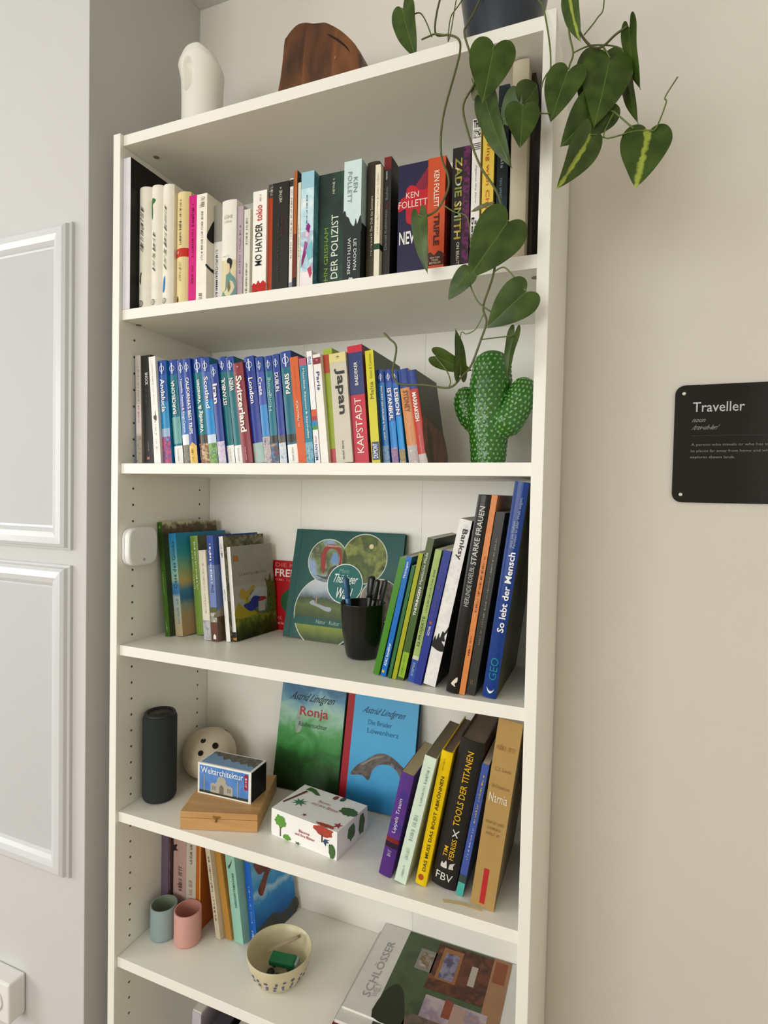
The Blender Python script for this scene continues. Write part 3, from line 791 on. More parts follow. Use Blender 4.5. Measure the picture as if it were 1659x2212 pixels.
guide('r2l', 'teal city guide titled ISTANBUL with white foot beside the maroon pair', '#1d6f78', 'ISTANBUL', 'U', tv=(.55, .80), tu=(.24, .70), white=True)
guide('r2m', 'teal city guide titled WIEN', '#1d6f78', 'WIEN', 'U', tv=(.68, .80), tu=(.28, .70), white=True)
g = guide('r2n', 'maroon guide titled Switzerland with a pink note sticking out', '#8a2f3a', 'Switzerland', 'D', tv=(.31, .87), tu=(.26, .76), bold=.022, head=None, logo=None,
          extra=[(0, 1, .90, .905, '#a85058')], xt=[('*', .40, .62, .93, .97, 'H', '#e0b8b8', .03), ('lonely planet', .36, .58, .03, .16, 'D', '#d8b0b0')])
box('sticky_note', .001, .012, .05, .0502, .175, .205, mat('#e890b0', .7), g)
guide('r2o', 'indigo guide titled London', '#2a3c94', 'London', 'D', tv=(.56, .80), tu=(.34, .68), foot=photo(('#d8a0b0', '#90c0b0', '#c8b8c8'), 110, 4), footv=.19)
guide('r2p', 'blue guide titled Crete', '#4a90d0', 'Crete', 'D', tv=(.64, .81), tu=(.26, .66), foot=photo(('#3a5aa0', '#c8b8a8', '#4a6ab0'), 110, 6), footv=.25, mid=[(.55, .86, '#4a5cae')])
guide('r2q', 'teal guide titled Hongkong', '#1c7488', 'Hongkong', 'U', tv=(.49, .80), tu=(.26, .70), tcol='#b8d8d8', foot=photo(('#a83030', '#5a5048', '#3a6a9a', '#c89850'), 140, 2), footv=.19, mid=[(.19, .26, '#2c2a28')], bold=0)
guide('r2r', 'indigo guide titled DUBLIN', '#2c4096', 'DUBLIN', 'D', tv=(.66, .83), tu=(.28, .70), foot=photo(('#b0c4d8', '#d8dce0', '#8aa0b8'), 140, 5), footv=.19, mid=[(.19, .26, '#5a564e')])
guide('r2s', 'tallest teal guide titled PARIS in capitals with a white foot', '#1a6c80', 'PARIS', 'U', tv=(.62, .80), tu=(.36, .68), white=True, mid=[(.19, .26, '#2c2a28')], bold=.02,
      cov=lambda r, at, dm: put_rect(r, at, 0, 1, 0, 1, '#27306e', .0002, 'front_board_print'))
make_book('r2t', 'orange guide titled MALLORCA', '#d9693c', group=TRG, rough=.35, texts=[('MALLORCA', .34, .62, .40, .59, 'U', '#f0d8c8', .012), ('7h', .4, .6, .34, .38, 'U', '#f0d8c8'), ('~12', .4, .5, .65, .9, 'U', '#c05a34')])
make_book('r2u', 'teal guide to Mauritius with a small red head', '#3f8aa4', group=TRG, rough=.35, bands=[(0, 1, .93, 1, '#c2607a'), (0, 1, 0, .2, photo(('#3f8aa4', '#7fb8c8', '#2a6a84'), 120, 3))],
          texts=[('Mauritius, Réunion & Seychelles', .34, .66, .24, .90, 'D', '#eef0ea', .008), ('lonely planet', .3, .6, .03, .17, 'D', '#cfe0e4')])
make_book('r2v', 'narrow white magazine guide with a coloured block half way down', '#f0eff0', group=TRG, rough=.3, bands=[(0, 1, .42, .48, '#d8603a'), (0, 1, .38, .42, '#b03a3a'), (0, 1, .335, .38, '#3a8ac0'), (0, 1, .30, .335, '#4a9a4a')],
          texts=[('MERIAN', .2, .7, .03, .17, 'U', '#3a55a0', .01), ('live!', .25, .65, .185, .245, 'U', '#c84a4a'), ('SVG', .2, .75, .88, .95, 'U', '#4a62b0', .01)])
make_book('r2w', 'white guide titled Paris in blue below a maroon band', '#efece4', group=TRG, rough=.3, bands=[(0, 1, .91, .97, '#8a2f38')], texts=[('Paris', .30, .72, .67, .84, 'D', '#3a4a94', .015), ('*', .4, .65, .925, .955, 'H', '#e8d0d0', .03)])
make_book('r2x', 'lime green guide half hidden behind the Japan guide', '#a4b83a', group=TRG, rough=.3, bands=[(0, .6, .79, .95, '#c8503a'), (0, .6, 0, .13, '#c85a5a')])
make_book('r2y', 'thick pale grey guide with big black title Japan', '#d6cfbd', group=TRG, rough=.3, bands=[(0, 1, .915, 1, '#e6da98')],
          texts=[('Japan', .26, .86, .44, .86, 'D', '#2b2a28', .02), ('lonely planet', .40, .55, .03, .2, 'D', '#3a3834', .01), ('*', .42, .6, .94, .975, 'H', '#6a6440', .03)], )
make_book('r2z', 'thick red and navy guide titled KAPSTADT', '#c8283e', group=TRG, rough=.3, bands=[(0, 1, .58, .94, '#27346e')], texts=[('KAPSTADT', .28, .74, .085, .555, 'U', '#eee2d8', .0), ('BAEDEKER', .40, .62, .66, .86, 'U', '#e8e6e0', .012)],
          cov=lambda r, at, dm: put_rect(r, at, 0, 1, 0, 1, photo(('#2a2a30', '#7a3a30', '#3a3440'), 40, 2), .0002, 'front_board_print'))
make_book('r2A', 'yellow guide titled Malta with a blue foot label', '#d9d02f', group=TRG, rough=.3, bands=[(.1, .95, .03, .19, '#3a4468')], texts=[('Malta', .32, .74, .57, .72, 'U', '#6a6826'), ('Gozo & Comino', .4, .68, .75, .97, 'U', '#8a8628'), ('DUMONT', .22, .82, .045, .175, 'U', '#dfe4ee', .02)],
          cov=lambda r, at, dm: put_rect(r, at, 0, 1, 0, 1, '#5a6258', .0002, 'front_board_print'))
guide('r2B', 'small blue pocket guide to JERUSALEM & TEL AVIV', '#2f7cc4', 'POCKET JERUSALEM & TEL AVIV', 'D', tv=(.25, .82), tu=(.34, .62), foot=photo(('#4a7ab0', '#8aa8c8', '#3a5a80'), 130, 2), footv=.19)
guide('r2C', 'small blue pocket guide titled ISTANBUL', '#2f8ad4', 'ISTANBUL', 'D', tv=(.46, .80), tu=(.24, .76), foot=photo(('#c89878', '#8a6a9a', '#b8c4d8'), 130, 4), footv=.17, mid=[(.45, .86, '#3060b0')], bold=.02)
guide('r2D', 'small blue pocket guide titled LISBON', '#2f92da', 'LISBON', 'D', tv=(.52, .80), tu=(.22, .80), foot=photo(('#c8a058', '#8a7a5a', '#d8c8a0'), 130, 5), footv=.15, mid=[(.5, .86, '#3668b6')], bold=.02)
guide('r2E', 'small peach pocket guide titled SYDNEY', '#d8925c', 'SYDNEY', 'D', tv=(.54, .77), tu=(.30, .70), tcol='#8a5a34', foot=photo(('#c8c0b8', '#b0a8a8', '#d8d0c8'), 130, 6), footv=.19, head=None, logo=None, extra=[(0, 1, .80, 1, '#27408e')], xt=[('ENCOUNTER', .4, .6, .22, .4, 'D', '#e8c8a8')])
def marr(r, at, dm):
    put_rect(r, at, 0, 1, 0, 1, '#4c473c', .0002, 'front_board_print')
    put_poly(r, at, [(0, 0), (1, 0), (1, .38), (.6, .42), (.3, .48), (.0, .46)], photo(('#6a3a2a', '#8a4a30', '#54382c', '#7c4630'), 40, 4), .0004, 'cover_picture')
    put_poly(r, at, [(.1, .02), (.28, .0), (.34, .30), (.22, .44), (.14, .36)], '#4a4430', .0005, 'cover_picture')
guide('r2F', 'red pocket guide titled MARRAKESH at the right end', '#c0392f', 'MARRAKESH', 'D', tv=(.45, .76), tu=(.28, .68), head=None, logo=None, extra=[(0, 1, .80, 1, '#27408e'), (0, 1, 0, .10, '#c8c0b8')], xt=[('ENCOUNTER', .4, .6, .12, .29, 'D', '#e8b0a0')], cov=marr, d=.115, bold=.02)
for k_ in ('r2E', 'r2F'):
    pass

# ---- books on the third shelf, left
L3 = 'leaning books on the third shelf'
def forest(c, seed, sc=30):
    return lambda r, at, dm: put_rect(r, at, 0, 1, 0, 1, photo(c, sc, seed), .0002, 'front_board_print')
def acov(r, at, dm):
    put_rect(r, at, 0, 1, 0, 1, scenic(((0, '#2c3a1c'), (.78, '#33401f'), (.88, '#3c3420'), (.95, '#5a4e34'), (1.0, '#c8bf9c')), dm[1], .10, 55, 3, .4, 0, .5), .0002, 'front_board_print')
make_book('r3a', 'tall dark green picture book at the left of the leaning row', '#3f6420', d=.15, cov=acov, group=L3, texts=[('~13', .3, .6, .36, .56, 'U', '#8aa860'), ('~6.2', .3, .6, .05, .13, 'U', '#9ab870')], polys=[([(.3, .955), (.5, .97), (.7, .955), (.6, .945), (.4, .945)], '#8ab040')])
def bcov(r, at, dm):
    put_rect(r, at, 0, 1, 0, 1, scenic(((0, '#b8946c'), (.22, '#b09a78'), (.30, '#8f9c8c'), (.36, '#3c74a0'), (.45, '#4a86a8'), (.52, '#c2b070'), (.66, '#8cb084'), (.80, '#3d9aa8'), (1, '#1f80b0')), dm[1], .03, 30, 1), .0002, 'front_board_print')
    put_ring(r, at, .75, .66, .16, .10, .2, '#a8442c', .0005, 20, 'cover_picture')
make_book('r3b', 'beach picture paperback shading from blue sky to sand', '#b79f78', d=.14, cov=bcov, group=L3, bands=[(0, 1, 0, 1, scenic(((0, '#b7a07c'), (.2, '#a8a890'), (.38, '#9cb0ac'), (.42, '#3c74a4'), (.50, '#4a86ac'), (.54, '#9cbaa0'), (.68, '#7cb8b4'), (.9, '#3a9ccc'), (1, '#2a8cc4')), .2114, .03, 40, 2))], texts=[('Oase des Glücks', .3, .75, .46, .92, 'U', '#3a5a74'), ('~6', .3, .7, .12, .36, 'U', '#7a98a8')])
make_book('r3c', 'light green hardback with white spine lettering', '#7f9c4a', d=.10, style='hard', group=L3, texts=[('~20', .52, .8, .46, .94, 'U', '#d8e0b8'), ('~15', .22, .44, .46, .85, 'U', '#d8e0b8')], cov=forest(('#4a5038', '#6a6a50', '#3c4030'), 2))
make_book('r3d', 'cream paperback with a mountain photo at the foot', '#e2dcca', d=.13, group=L3, bands=[(0, 1, 0, .22, photo(('#9a98a8', '#c4c0c4', '#7a7a80'), 70, 4))], texts=[('~15', .35, .6, .3, .85, 'U', '#c8c0aa')])
def ecov(r, at, dm):
    put_rect(r, at, 0, 1, 0, 1, '#7386bc', .0002, 'front_board_print')
    put_rect(r, at, 0, 1, .72, 1, '#3c56a0', .0003, 'front_board_print')
    put_poly(r, at, [(0, .28), (.2, .36), (.5, .55), (.75, .42), (1, .5), (1, .22), (0, .22)], '#a39a8c', .0004, 'cover_picture')
    put_rect(r, at, 0, 1, .0, .23, photo(('#4a4a30', '#6a5a3c', '#5a3a30'), 50, 5), .0005, 'cover_picture')
make_book('r3e', 'blue paperback with white lettering over a mountain lake photo', '#7c8fc4', d=.13, cov=ecov, group=L3, bands=[(0, 1, .72, 1, '#3c56a4'), (0, 1, .27, .32, '#5c6038'), (0, 1, .18, .27, photo(('#d0ccc4', '#8a8a70', '#e0dcd8'), 90, 2)), (0, 1, 0, .18, photo(('#5a4634', '#6a3a30', '#4a4a30'), 60, 3))], texts=[('~13', .22, .62, .55, .92, 'U', '#eeeef2', .012), ('Die', .3, .7, .46, .53, 'U', '#31406e')], polys=[([(.3, .02), (.7, .02), (.7, .05), (.5, .07), (.3, .05)], '#efeee8')])
def fcov(r, at, dm):
    put_rect(r, at, 0, 1, 0, 1, photo(('#6a6650', '#4a4c34', '#8a8268', '#3c4428'), 60, 7), .0002, 'front_board_print')
make_book('r3f', 'slim white booklet with a photo front cover', '#efeeea', d=.120, cov=fcov, group=L3, texts=[('~9', .3, .7, .80, .93, 'U', '#55524c'), ('~13', .35, .65, .38, .5, 'U', '#8a8680')])
def gcov(r, at, dm):
    put_rect(r, at, 0, 1, 0, 1, '#a6a49c', .0002, 'front_board_print')
    put_rect(r, at, 0, 1, 0, .58, scenic(((0, '#23260f'), (.10, '#3a4418'), (.17, '#5a6424'), (.22, '#8a8a34'), (.26, '#4a5a2a'), (.31, '#6a7a90'), (.36, '#a6a49c'), (1, '#a6a49c')), dm[1], .16, 55, 5, .4, 0, .6), .0003, 'cover_picture')
    put_poly(r, at, [(0, .24), (.1, .40), (.2, .34), (.3, .44), (.42, .30), (.5, .24)], '#a99a3c', .0005, 'cover_picture')
    put_poly(r, at, [(.12, .46), (.2, .55), (.3, .50), (.46, .56), (.5, .52), (.4, .46), (.28, .42)], '#b59a48', .0005, 'cover_picture')
    put_poly(r, at, disc_pts(.6, .46, .24, .07), '#b9c0c4', .0005, 'cover_picture')
    put_poly(r, at, [(.2, .36), (.34, .38), (.46, .44), (.6, .42), (.7, .38), (.62, .34), (.48, .30), (.36, .28)], '#34408c', .0007, 'cover_picture')
    put_poly(r, at, [(.54, .37), (.62, .42), (.74, .41), (.78, .38)], '#a03c40', .0009, 'cover_picture')
    put_rect(r, at, .56, .72, .26, .37, '#b9b8b0', .0008, 'cover_picture')
    put_poly(r, at, [(.78, .24), (.80, .5), (.76, .62), (.84, .58), (.9, .66), (.94, .56), (1, .6), (1, .24)], photo(('#4c5428', '#5c6a30', '#3a4020'), 80, 2), .0008, 'cover_picture')
    put_rect(r, at, .05, .16, .84, .90, '#b8783c', .0005, 'cover_picture')
    put_text(r, at, '~12', .16, .8, .68, .715, 'H', '#77766e', 0, 0, .0006)
make_book('r3g', 'grey booklet with a painted garden and house on its cover', '#efeeea', d=.125, cov=gcov, group=L3, bands=[(0, 1, 0, .10, '#37342c'), (0, 1, .015, .04, '#c8934a'), (0, 1, .1, .28, '#efeeea')])

# ---- books on the third shelf, right: leaning to the right
R3 = 'books leaning right on the third shelf'
make_book('r3h', 'slim bright green book at the left of the right leaning row', '#4a8a2a', d=.15, group=R3, rough=.3)
make_book('r3i', 'slim bright blue travel book lettered Thüringen', '#2a72c4', d=.15, group=R3, rough=.3, texts=[('Thüringen', .24, .74, .82, .955, 'U', '#e8f0f4', .01), ('ADAC Reiseführer', .24, .74, .09, .28, 'U', '#e8f0f4', .012)], bands=[(.1, .55, .03, .05, '#e2c23a')])
make_book('r3j', 'narrow shorter dark green book beside the blue one', '#2d6a3a', d=.13, group=R3, texts=[('~11', .3, .7, .05, .2, 'U', '#6a9a6a')])
make_book('r3k', 'narrow olive yellow book', '#a8ac30', d=.14, group=R3)
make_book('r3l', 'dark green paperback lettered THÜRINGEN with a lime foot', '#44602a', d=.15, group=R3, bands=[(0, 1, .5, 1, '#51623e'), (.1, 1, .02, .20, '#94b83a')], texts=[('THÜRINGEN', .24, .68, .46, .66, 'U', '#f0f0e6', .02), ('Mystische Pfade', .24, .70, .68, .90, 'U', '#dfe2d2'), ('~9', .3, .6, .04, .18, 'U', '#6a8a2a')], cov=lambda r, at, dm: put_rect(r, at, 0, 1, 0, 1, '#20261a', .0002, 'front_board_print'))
make_book('r3m', 'pale green paperback of projects with a blue foot', '#a9bf74', d=.14, group=R3, bands=[(0, 1, 0, .17, '#3a5aa8'), (0, 1, .17, .20, '#d8dcc0')], texts=[('52 PROJEKTE', .24, .76, .27, .50, 'U', '#4a5a3a', .01), ('~20', .3, .66, .53, .85, 'U', '#7a8a50'), ('KOSMOS', .3, .66, .05, .15, 'U', '#b8c8e4', .01)])
make_book('r3n', 'dark blue paperback right of the pale green one', '#2c3a90', d=.14, group=R3, texts=[('GOTHA', .3, .62, .37, .44, 'U', '#dfe2ee', .01), ('~12', .35, .6, .5, .85, 'U', '#6a4a80')], bands=[(.3, .6, .455, .475, '#b8503a')])
make_book('r3o', 'thick white book with black brush marks low on its spine', '#e6e4e2', d=.17, group=R3, bands=[(0, 1, 0, 1, photo(('#e8e6e4', '#dedcda', '#ebe9e6', '#d4d2d0'), 50, 2))],
          polys=[([(.0, .26), (.12, .30), (.24, .275), (.36, .32), (.5, .29), (.62, .335), (.8, .33), (1.0, .37), (1.0, .34), (.84, .31), (.95, .28), (.7, .275), (1, .25), (1, .22), (.6, .215), (.2, .225), (0, .235)], '#191817')],
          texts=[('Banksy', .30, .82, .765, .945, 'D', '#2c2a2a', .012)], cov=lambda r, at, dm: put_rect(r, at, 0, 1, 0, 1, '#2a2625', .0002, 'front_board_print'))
make_book('r3p', 'tall black hardback with white small capitals on the spine', '#1e1a18', d=.19, group=R3, style='hard', texts=[('STARKE FRAUEN', .30, .72, .655, .945, 'U', '#d8d6d0'), ('HERLINDE KOELBL', .30, .66, .445, .645, 'U', '#c8c6c0')], polys=[([(.34, .05), (.74, .085), (.78, .06), (.6, .05), (.72, .035), (.5, .04)], '#e2dcc6')], rough=.25)
make_book('r3q', 'tall narrow orange book between two black ones', '#d98a52', d=.18, group=R3, texts=[('~25', .28, .66, .42, .70, 'U', '#6a3a20'), ('~9', .28, .66, .2, .3, 'U', '#6a3a20')])
make_book('r3r', 'dark grey book with faint lettering beside the orange one', '#33312d', d=.18, group=R3, texts=[('~38', .42, .62, .38, .86, 'U', '#8a8880'), ('~7', .4, .6, .28, .36, 'U', '#8a8880'), ('~2', .3, .6, .06, .085, 'H', '#8a8240')])
def geocov(r, at, dm):
    put_rect(r, at, 0, 1, 0, 1, photo(('#2a2418', '#3a4a30', '#4a3a20', '#20201a'), 30, 4), .0002, 'front_board_print')
make_book('r3s', 'tall deep blue hardback about how mankind lives, against the right side', '#1f3f86', d=.19, group=R3, style='hard', cov=geocov, rough=.22,
          texts=[('So lebt der Mensch', .36, .82, .31, .68, 'U', '#eef0f0', .02), ('Familien in aller Welt zeigen,', .52, .78, .70, .93, 'U', '#a8b4cc'), ('was sie haben', .30, .5, .70, .82, 'U', '#a8b4cc'), ('GEO', .28, .82, .085, .19, 'U', '#2a8a9a', .0)],
          polys=[([(.24, .05), (.36, .03), (.52, .022), (.7, .03), (.8, .045), (.68, .036), (.52, .033), (.38, .038)], '#e8ecec')])

# ---- books on the fourth shelf, right
R4 = 'books leaning right on the fourth shelf'
make_book('r4a', 'violet paperback with a red sunset stripe and small white title', '#54307e', d=.125, group=R4, style='soft', bands=[(0, 1, .36, 1, photo(('#3f2f86', '#5a3284', '#4a3090'), 30, 3)), (0, 1, .33, .375, '#7a2a30'), (0, 1, .28, .33, '#2a1a2c')],
          texts=[('Lippels Traum', .30, .66, .43, .76, 'U', '#dcd8e6'), ('~4', .34, .62, .2, .26, 'U', '#b8a8cc')], pages=PAGES_T)
make_book('r4b', 'mint green hardback with thin grey lettering', '#cfe0cf', d=.15, group=R4, style='paper', texts=[('~13', .4, .66, .62, .92, 'U', '#9ab09c'), ('~8', .34, .66, .34, .54, 'U', '#a4b8a4'), ('~12', .3, .66, .19, .28, 'U', '#a4b8a4'), ('~6.2', .4, .6, .05, .14, 'U', '#a4b8a4')], pages=mat('#7d776a', .8, .05, 300))
make_book('r4c', 'bright yellow paperback with black capitals', '#f0cd28', d=.15, group=R4, style='hard', texts=[('DAS MUSS DAS BOOT ABKÖNNEN', .34, .70, .11, .82, 'U', '#3a3420', .01), ('~12', .3, .46, .86, .95, 'U', '#8a7a20')], polys=[(disc_pts(.42, .06, .24, .022), '#b0522c')], pages=mat('#8a7a74', .8, .05, 300), rough=.3)
make_book('r4d', 'thick black paperback with yellow capitals', '#24221f', d=.17, group=R4, style='hard',
          texts=[('TOOLS DER TITANEN', .40, .66, .43, .93, 'U', '#e0b43a', .01), ('TIM', .26, .42, .21, .28, 'U', '#e0b43a', .01), ('FERRISS', .50, .70, .20, .34, 'U', '#e0b43a', .01), ('FBV', .14, .82, .05, .10, 'H', '#dcd8d0')],
          polys=[([(.46, .355), (.50, .352), (.72, .40), (.68, .403)], '#d8d4cc'), ([(.70, .355), (.66, .352), (.44, .40), (.48, .403)], '#d8d4cc'),
                 ([(.26, .135), (.5, .135), (.5, .15), (.44, .185), (.36, .16), (.28, .17)], '#cfccc4'), ([(.58, .135), (.78, .14), (.74, .16), (.8, .185), (.6, .17)], '#cfccc4')], pages=mat('#8c8079', .8, .05, 300),
          cov=lambda r, at, dm: put_rect(r, at, 0, 1, 0, 1, '#4a1a18', .0002, 'front_board_print'))
make_book('r4e', 'slim blue paperback with gold lettering and a turquoise foot', '#4a5ea8', d=.13, group=R4, bands=[(0, 1, .10, .16, '#3a4a44'), (0, 1, 0, .10, '#56b4a8')], texts=[('~15', .34, .66, .56, .92, 'U', '#c8b45a'), ('~11', .34, .66, .28, .52, 'U', '#aab4d8')])
make_book('r4f', 'big tan hardback with pale serif title, its spine label red', '#b59560', d=.19, group=R4, style='paper', rough=.35,
          texts=[('~9', .1, .86, .84, .875, 'H', '#a5784a'), ('C.S. Lewis', .16, .82, .73, .75, 'H', '#94784c'), ('Die Chroniken von', .14, .86, .64, .66, 'H', '#94784c'), ('Narnia', .10, .86, .565, .615, 'H', '#e6dcc4'), ('~14', .12, .86, .45, .47, 'H', '#94784c'), ('~11', .2, .76, .42, .44, 'H', '#94784c'), ('~7', .2, .76, .39, .41, 'H', '#94784c')],
          bands=[(.36, .58, .02, .21, '#b8383a')], cov=lambda r, at, dm: put_rect(r, at, 0, 1, 0, 1, '#8a7a58', .0002, 'front_board_print'))

# ---- books on the fifth shelf, left
L5 = 'books on the fifth shelf behind the cups'
def u5(key, label, x0, x1, h, cover, **k):
    return make_book(key, label, cover, geo=(x0, .1228, Z5, x1 - x0, h, k.pop('lean', 0.0), 0), d=.135, group=L5, **k)
u5('r5a', 'mauve grey upright book beside the bookcase side behind the cups', .0180, .0368, .205, '#7a6a7e')
u5('r5b', 'narrow blackish book with pink speckles behind the blue grey cup', .0372, .0500, .200, '#2c1f22', bands=[(.1, .35, .1, .9, photo(('#2c1f22', '#8a5a5a', '#2c1f22'), 120, 2))])
u5('r5c', 'dusty pink book with black splashes behind the pink cup', .0504, .0835, .205, '#b99a92', texts=[('~9', .3, .7, .35, .6, 'U', '#6a4a48')], polys=[([(0, .80), (.3, .82), (.2, .78), (.35, .76), (.1, .75), (0, .74)], '#2c1a1e'), ([(.4, .16), (.9, .2), (1, .1), (.6, .08)], '#2c1a1e')])
u5('r5d', 'off white upright book between dusty pink and orange books', .0840, .1095, .20, '#c9c0b0', texts=[('~6', .3, .6, .68, .88, 'U', '#6a6258'), ('~5', .3, .6, .3, .5, 'U', '#a89e90')])
u5('r5e', 'orange upright book behind the pink cup', .1100, .1215, .195, '#b8662c', lean=0.0, bands=[(.7, 1, 0, 1, '#c79a62')])
make_book('r5f', 'cream leaning paperback with brown lettering', '#d9cdb4', d=.12, group=L5, texts=[('~16', .3, .66, .2, .9, 'U', '#8a7a64')])
make_book('r5g', 'plain ochre leaning book', '#b98a48', d=.12, group=L5)
make_book('r5h', 'mint leaning paperback with dark green lettering', '#9ccab8', d=.12, group=L5, texts=[('GESCHÄFTEMACHER', .52, .74, .40, .80, 'U', '#3a5a50', .01), ('~13', .28, .46, .42, .75, 'U', '#c8e4d8')], polys=[([(.3, .83), (.6, .90), (.7, .95), (.5, .90), (.2, .86)], '#3a4a44')])
def icov(r, at, dm):
    put_rect(r, at, 0, 1, 0, 1, scenic(((0, '#1c4a80'), (.25, '#1f66b0'), (.45, '#2b86c8'), (.55, '#9cc4dc'), (.62, '#2f8ccc'), (.9, '#6fb4d8'), (1, '#3a7ac0')), dm[1], .16, 30, 3), .0002, 'front_board_print')
    put_poly(r, at, [(.1, 1), (.75, 1), (.6, .85), (.4, .72), (.22, .52), (.12, .62), (.3, .78), (.16, .80)], photo(('#5a3028', '#7a4030', '#3a2420'), 40, 2), .0004, 'cover_picture')
    put_poly(r, at, [(0, 0), (1, 0), (1, .2), (.7, .12), (.4, .22), (0, .14)], photo(('#2a3a40', '#4a4a40', '#1f4a78'), 40, 6), .0004, 'cover_picture')
make_book('r5i', 'bright blue book with an ocean and rock photo cover', '#2f66bc', d=.115, group=L5, cov=icov, texts=[('~14', .3, .66, .25, .7, 'U', '#7aa0d8'), ('~6.2', .3, .66, .05, .16, 'U', '#c8d8ee')])

# ------------------------------------------------------------------ books standing with the front cover to the room
def face_book(label, x, y, z, width, height, thick, tilt, yaw, cover, cov, spine=None, style='hard', rough=.3):
    """front board faces the room and leans back by tilt degrees; x, y, z is the lower left front corner"""
    r = make_book('face', label, cover, d=width, style=style, geo=(0, 0, 0, thick, height, 0, 0), cov=cov, rough=rough)
    M = Matrix.Translation((x, y, z + thick * math.sin(math.radians(tilt)) + .0004)) @ Matrix.Rotation(math.radians(yaw), 4, 'Z') @ Matrix.Rotation(math.radians(-tilt), 4, 'X') \
        @ Matrix.Rotation(math.radians(-90), 4, 'Z') @ Matrix.Translation((-thick, 0, 0))
    r.rotation_euler = M.to_euler()
    r.location = M.to_translation()
    return r

def thur(r, at, dm):
    put_rect(r, at, .055, .06, 0, 1, '#164844', .0002, 'cover_groove')
    W_, H_ = dm
    k = W_ / H_
    def circ(u, v, rad, m, l=.0004):
        put_poly(r, at, disc_pts(u, v, rad + .008, (rad + .008) * k, 40), '#c9d2c4', l, 'cover_ring')
        put_poly(r, at, disc_pts(u, v, rad, rad * k, 40), m, l + .0002, 'cover_picture')
    # four round photographs
    circ(.335, .715, .178, photo(('#8a9ab8', '#8fa8d0', '#7a8a5a', '#4a5a3a', '#a8a090'), 20, 2))
    put_poly(r, at, [(.30, .60), (.27, .72), (.275, .80), (.31, .86), (.38, .87), (.44, .84), (.465, .76), (.46, .64), (.44, .64), (.445, .75), (.42, .81), (.38, .83), (.335, .82), (.315, .76), (.32, .62)], '#9c4038', .0008, 'cover_picture')
    put_text(r, at, 'SOMMERBERG', .30, .44, .845, .862, 'H', '#e0c8c0', .01, 0, .001)
    put_poly(r, at, [(.24, .58), (.34, .57), (.36, .64), (.42, .68), (.44, .62), (.46, .58), (.40, .56), (.34, .545)], photo(('#6a4a34', '#3a4030', '#8a6a48'), 60, 3), .0009, 'cover_picture')
    put_poly(r, at, [(.36, .70), (.44, .70), (.42, .79), (.38, .80)], '#7a9ccc', .0009, 'cover_picture')
    circ(.665, .755, .198, photo(('#2c3c1c', '#5a6a2c', '#46542a', '#8a9048', '#2a3420'), 22, 5))
    put_poly(r, at, disc_pts(.72, .87, .02, .02 * k), '#e6d8a8', .0008, 'cover_picture')
    circ(.84, .40, .165, photo(('#6a6058', '#8a7a70', '#4a443e', '#9a8c80'), 25, 3))
    lower = [(u, v) for u, v in disc_pts(.37, .20, .285, .285 * k, 60) if v > .02]
    put_poly(r, at, disc_pts(.37, .25, .293, .293 * k, 60), '#c9d2c4', .0004, 'cover_ring')
    put_poly(r, at, disc_pts(.37, .25, .285, .285 * k, 60), scenic(((0, '#3a4a1c'), (.12, '#7a8a30'), (.2, '#35451f'), (.30, '#5a6a30'), (.36, '#3a4a34'), (.40, '#7a8c98'), (.44, '#aab4bc'), (.55, '#c8ccd0')), dm[1], .045, 55, 7), .0006, 'cover_picture')
    put_poly(r, at, [(.22, .315), (.235, .345), (.26, .345), (.27, .325), (.33, .31), (.37, .30), (.42, .295), (.42, .265), (.38, .26), (.3, .29)], '#a4b0b8', .0009, 'cover_picture')
    put_poly(r, at, [(.27, .32), (.273, .385), (.283, .385), (.286, .32)], '#a88c74', .0011, 'cover_picture')
    put_poly(r, at, [(.335, .31), (.345, .33), (.355, .31)], '#9a5a48', .0011, 'cover_picture')
    put_rect(r, at, .09, .64, .125, .195, '#1e544c', .001, 'cover_band')
    put_text(r, at, 'Natur · Kultur · Freizeit', .30, .66, .145, .18, 'H', '#a9bcae', 0, 0, .0013)
    put_poly(r, at, disc_pts(.52, .52, .163, .163 * k, 40), '#d8e0d8', .0013, 'cover_ring')
    put_poly(r, at, disc_pts(.52, .52, .155, .155 * k, 40), '#1d6a66', .0015, 'cover_badge')
    put_text(r, at, 'Mein', .455, .555, .615, .655, 'H', '#7fb0a4', 0, 1, .0018)
    put_text(r, at, 'Thüringer', .395, .645, .50, .605, 'H', '#eef2ec', .004, 1.2, .0018)
    put_text(r, at, 'Wald', .44, .60, .385, .485, 'H', '#eef2ec', .004, 1.2, .0018)
face_book('square dark green picture book with round photos behind the pencil cup', 0.2600, .2005, Z3, .250, .226, .012, 13.0, -1.0, '#1e544f', thur)

def redc(r, at, dm):
    put_text(r, at, 'DIE KUNST', .06, .95, .91, .97, 'H', '#d88a80', 0, 0, .0005)
    put_text(r, at, 'FREIHEIT', .06, .92, .77, .88, 'H', '#f0e0d8', .02, 0, .0005)
    put_text(r, at, '~10.4', .08, .92, .71, .75, 'H', '#d88a80', 0, 0, .0005)
    put_poly(r, at, disc_pts(.55, .42, .34, .20, 40), '#1f5a30', .0004, 'cover_picture')
    put_text(r, at, '~10', .08, .8, .15, .20, 'H', '#d88a80', 0, 0, .0005)
    put_text(r, at, '~9', .08, .8, .08, .12, 'H', '#d88a80', 0, 0, .0005)
face_book('red booklet with white capitals half hidden behind the dark green book', .1985, .2500, Z3, .112, .1505, .006, 3.0, 0, '#b8242c', redc, style='paper')

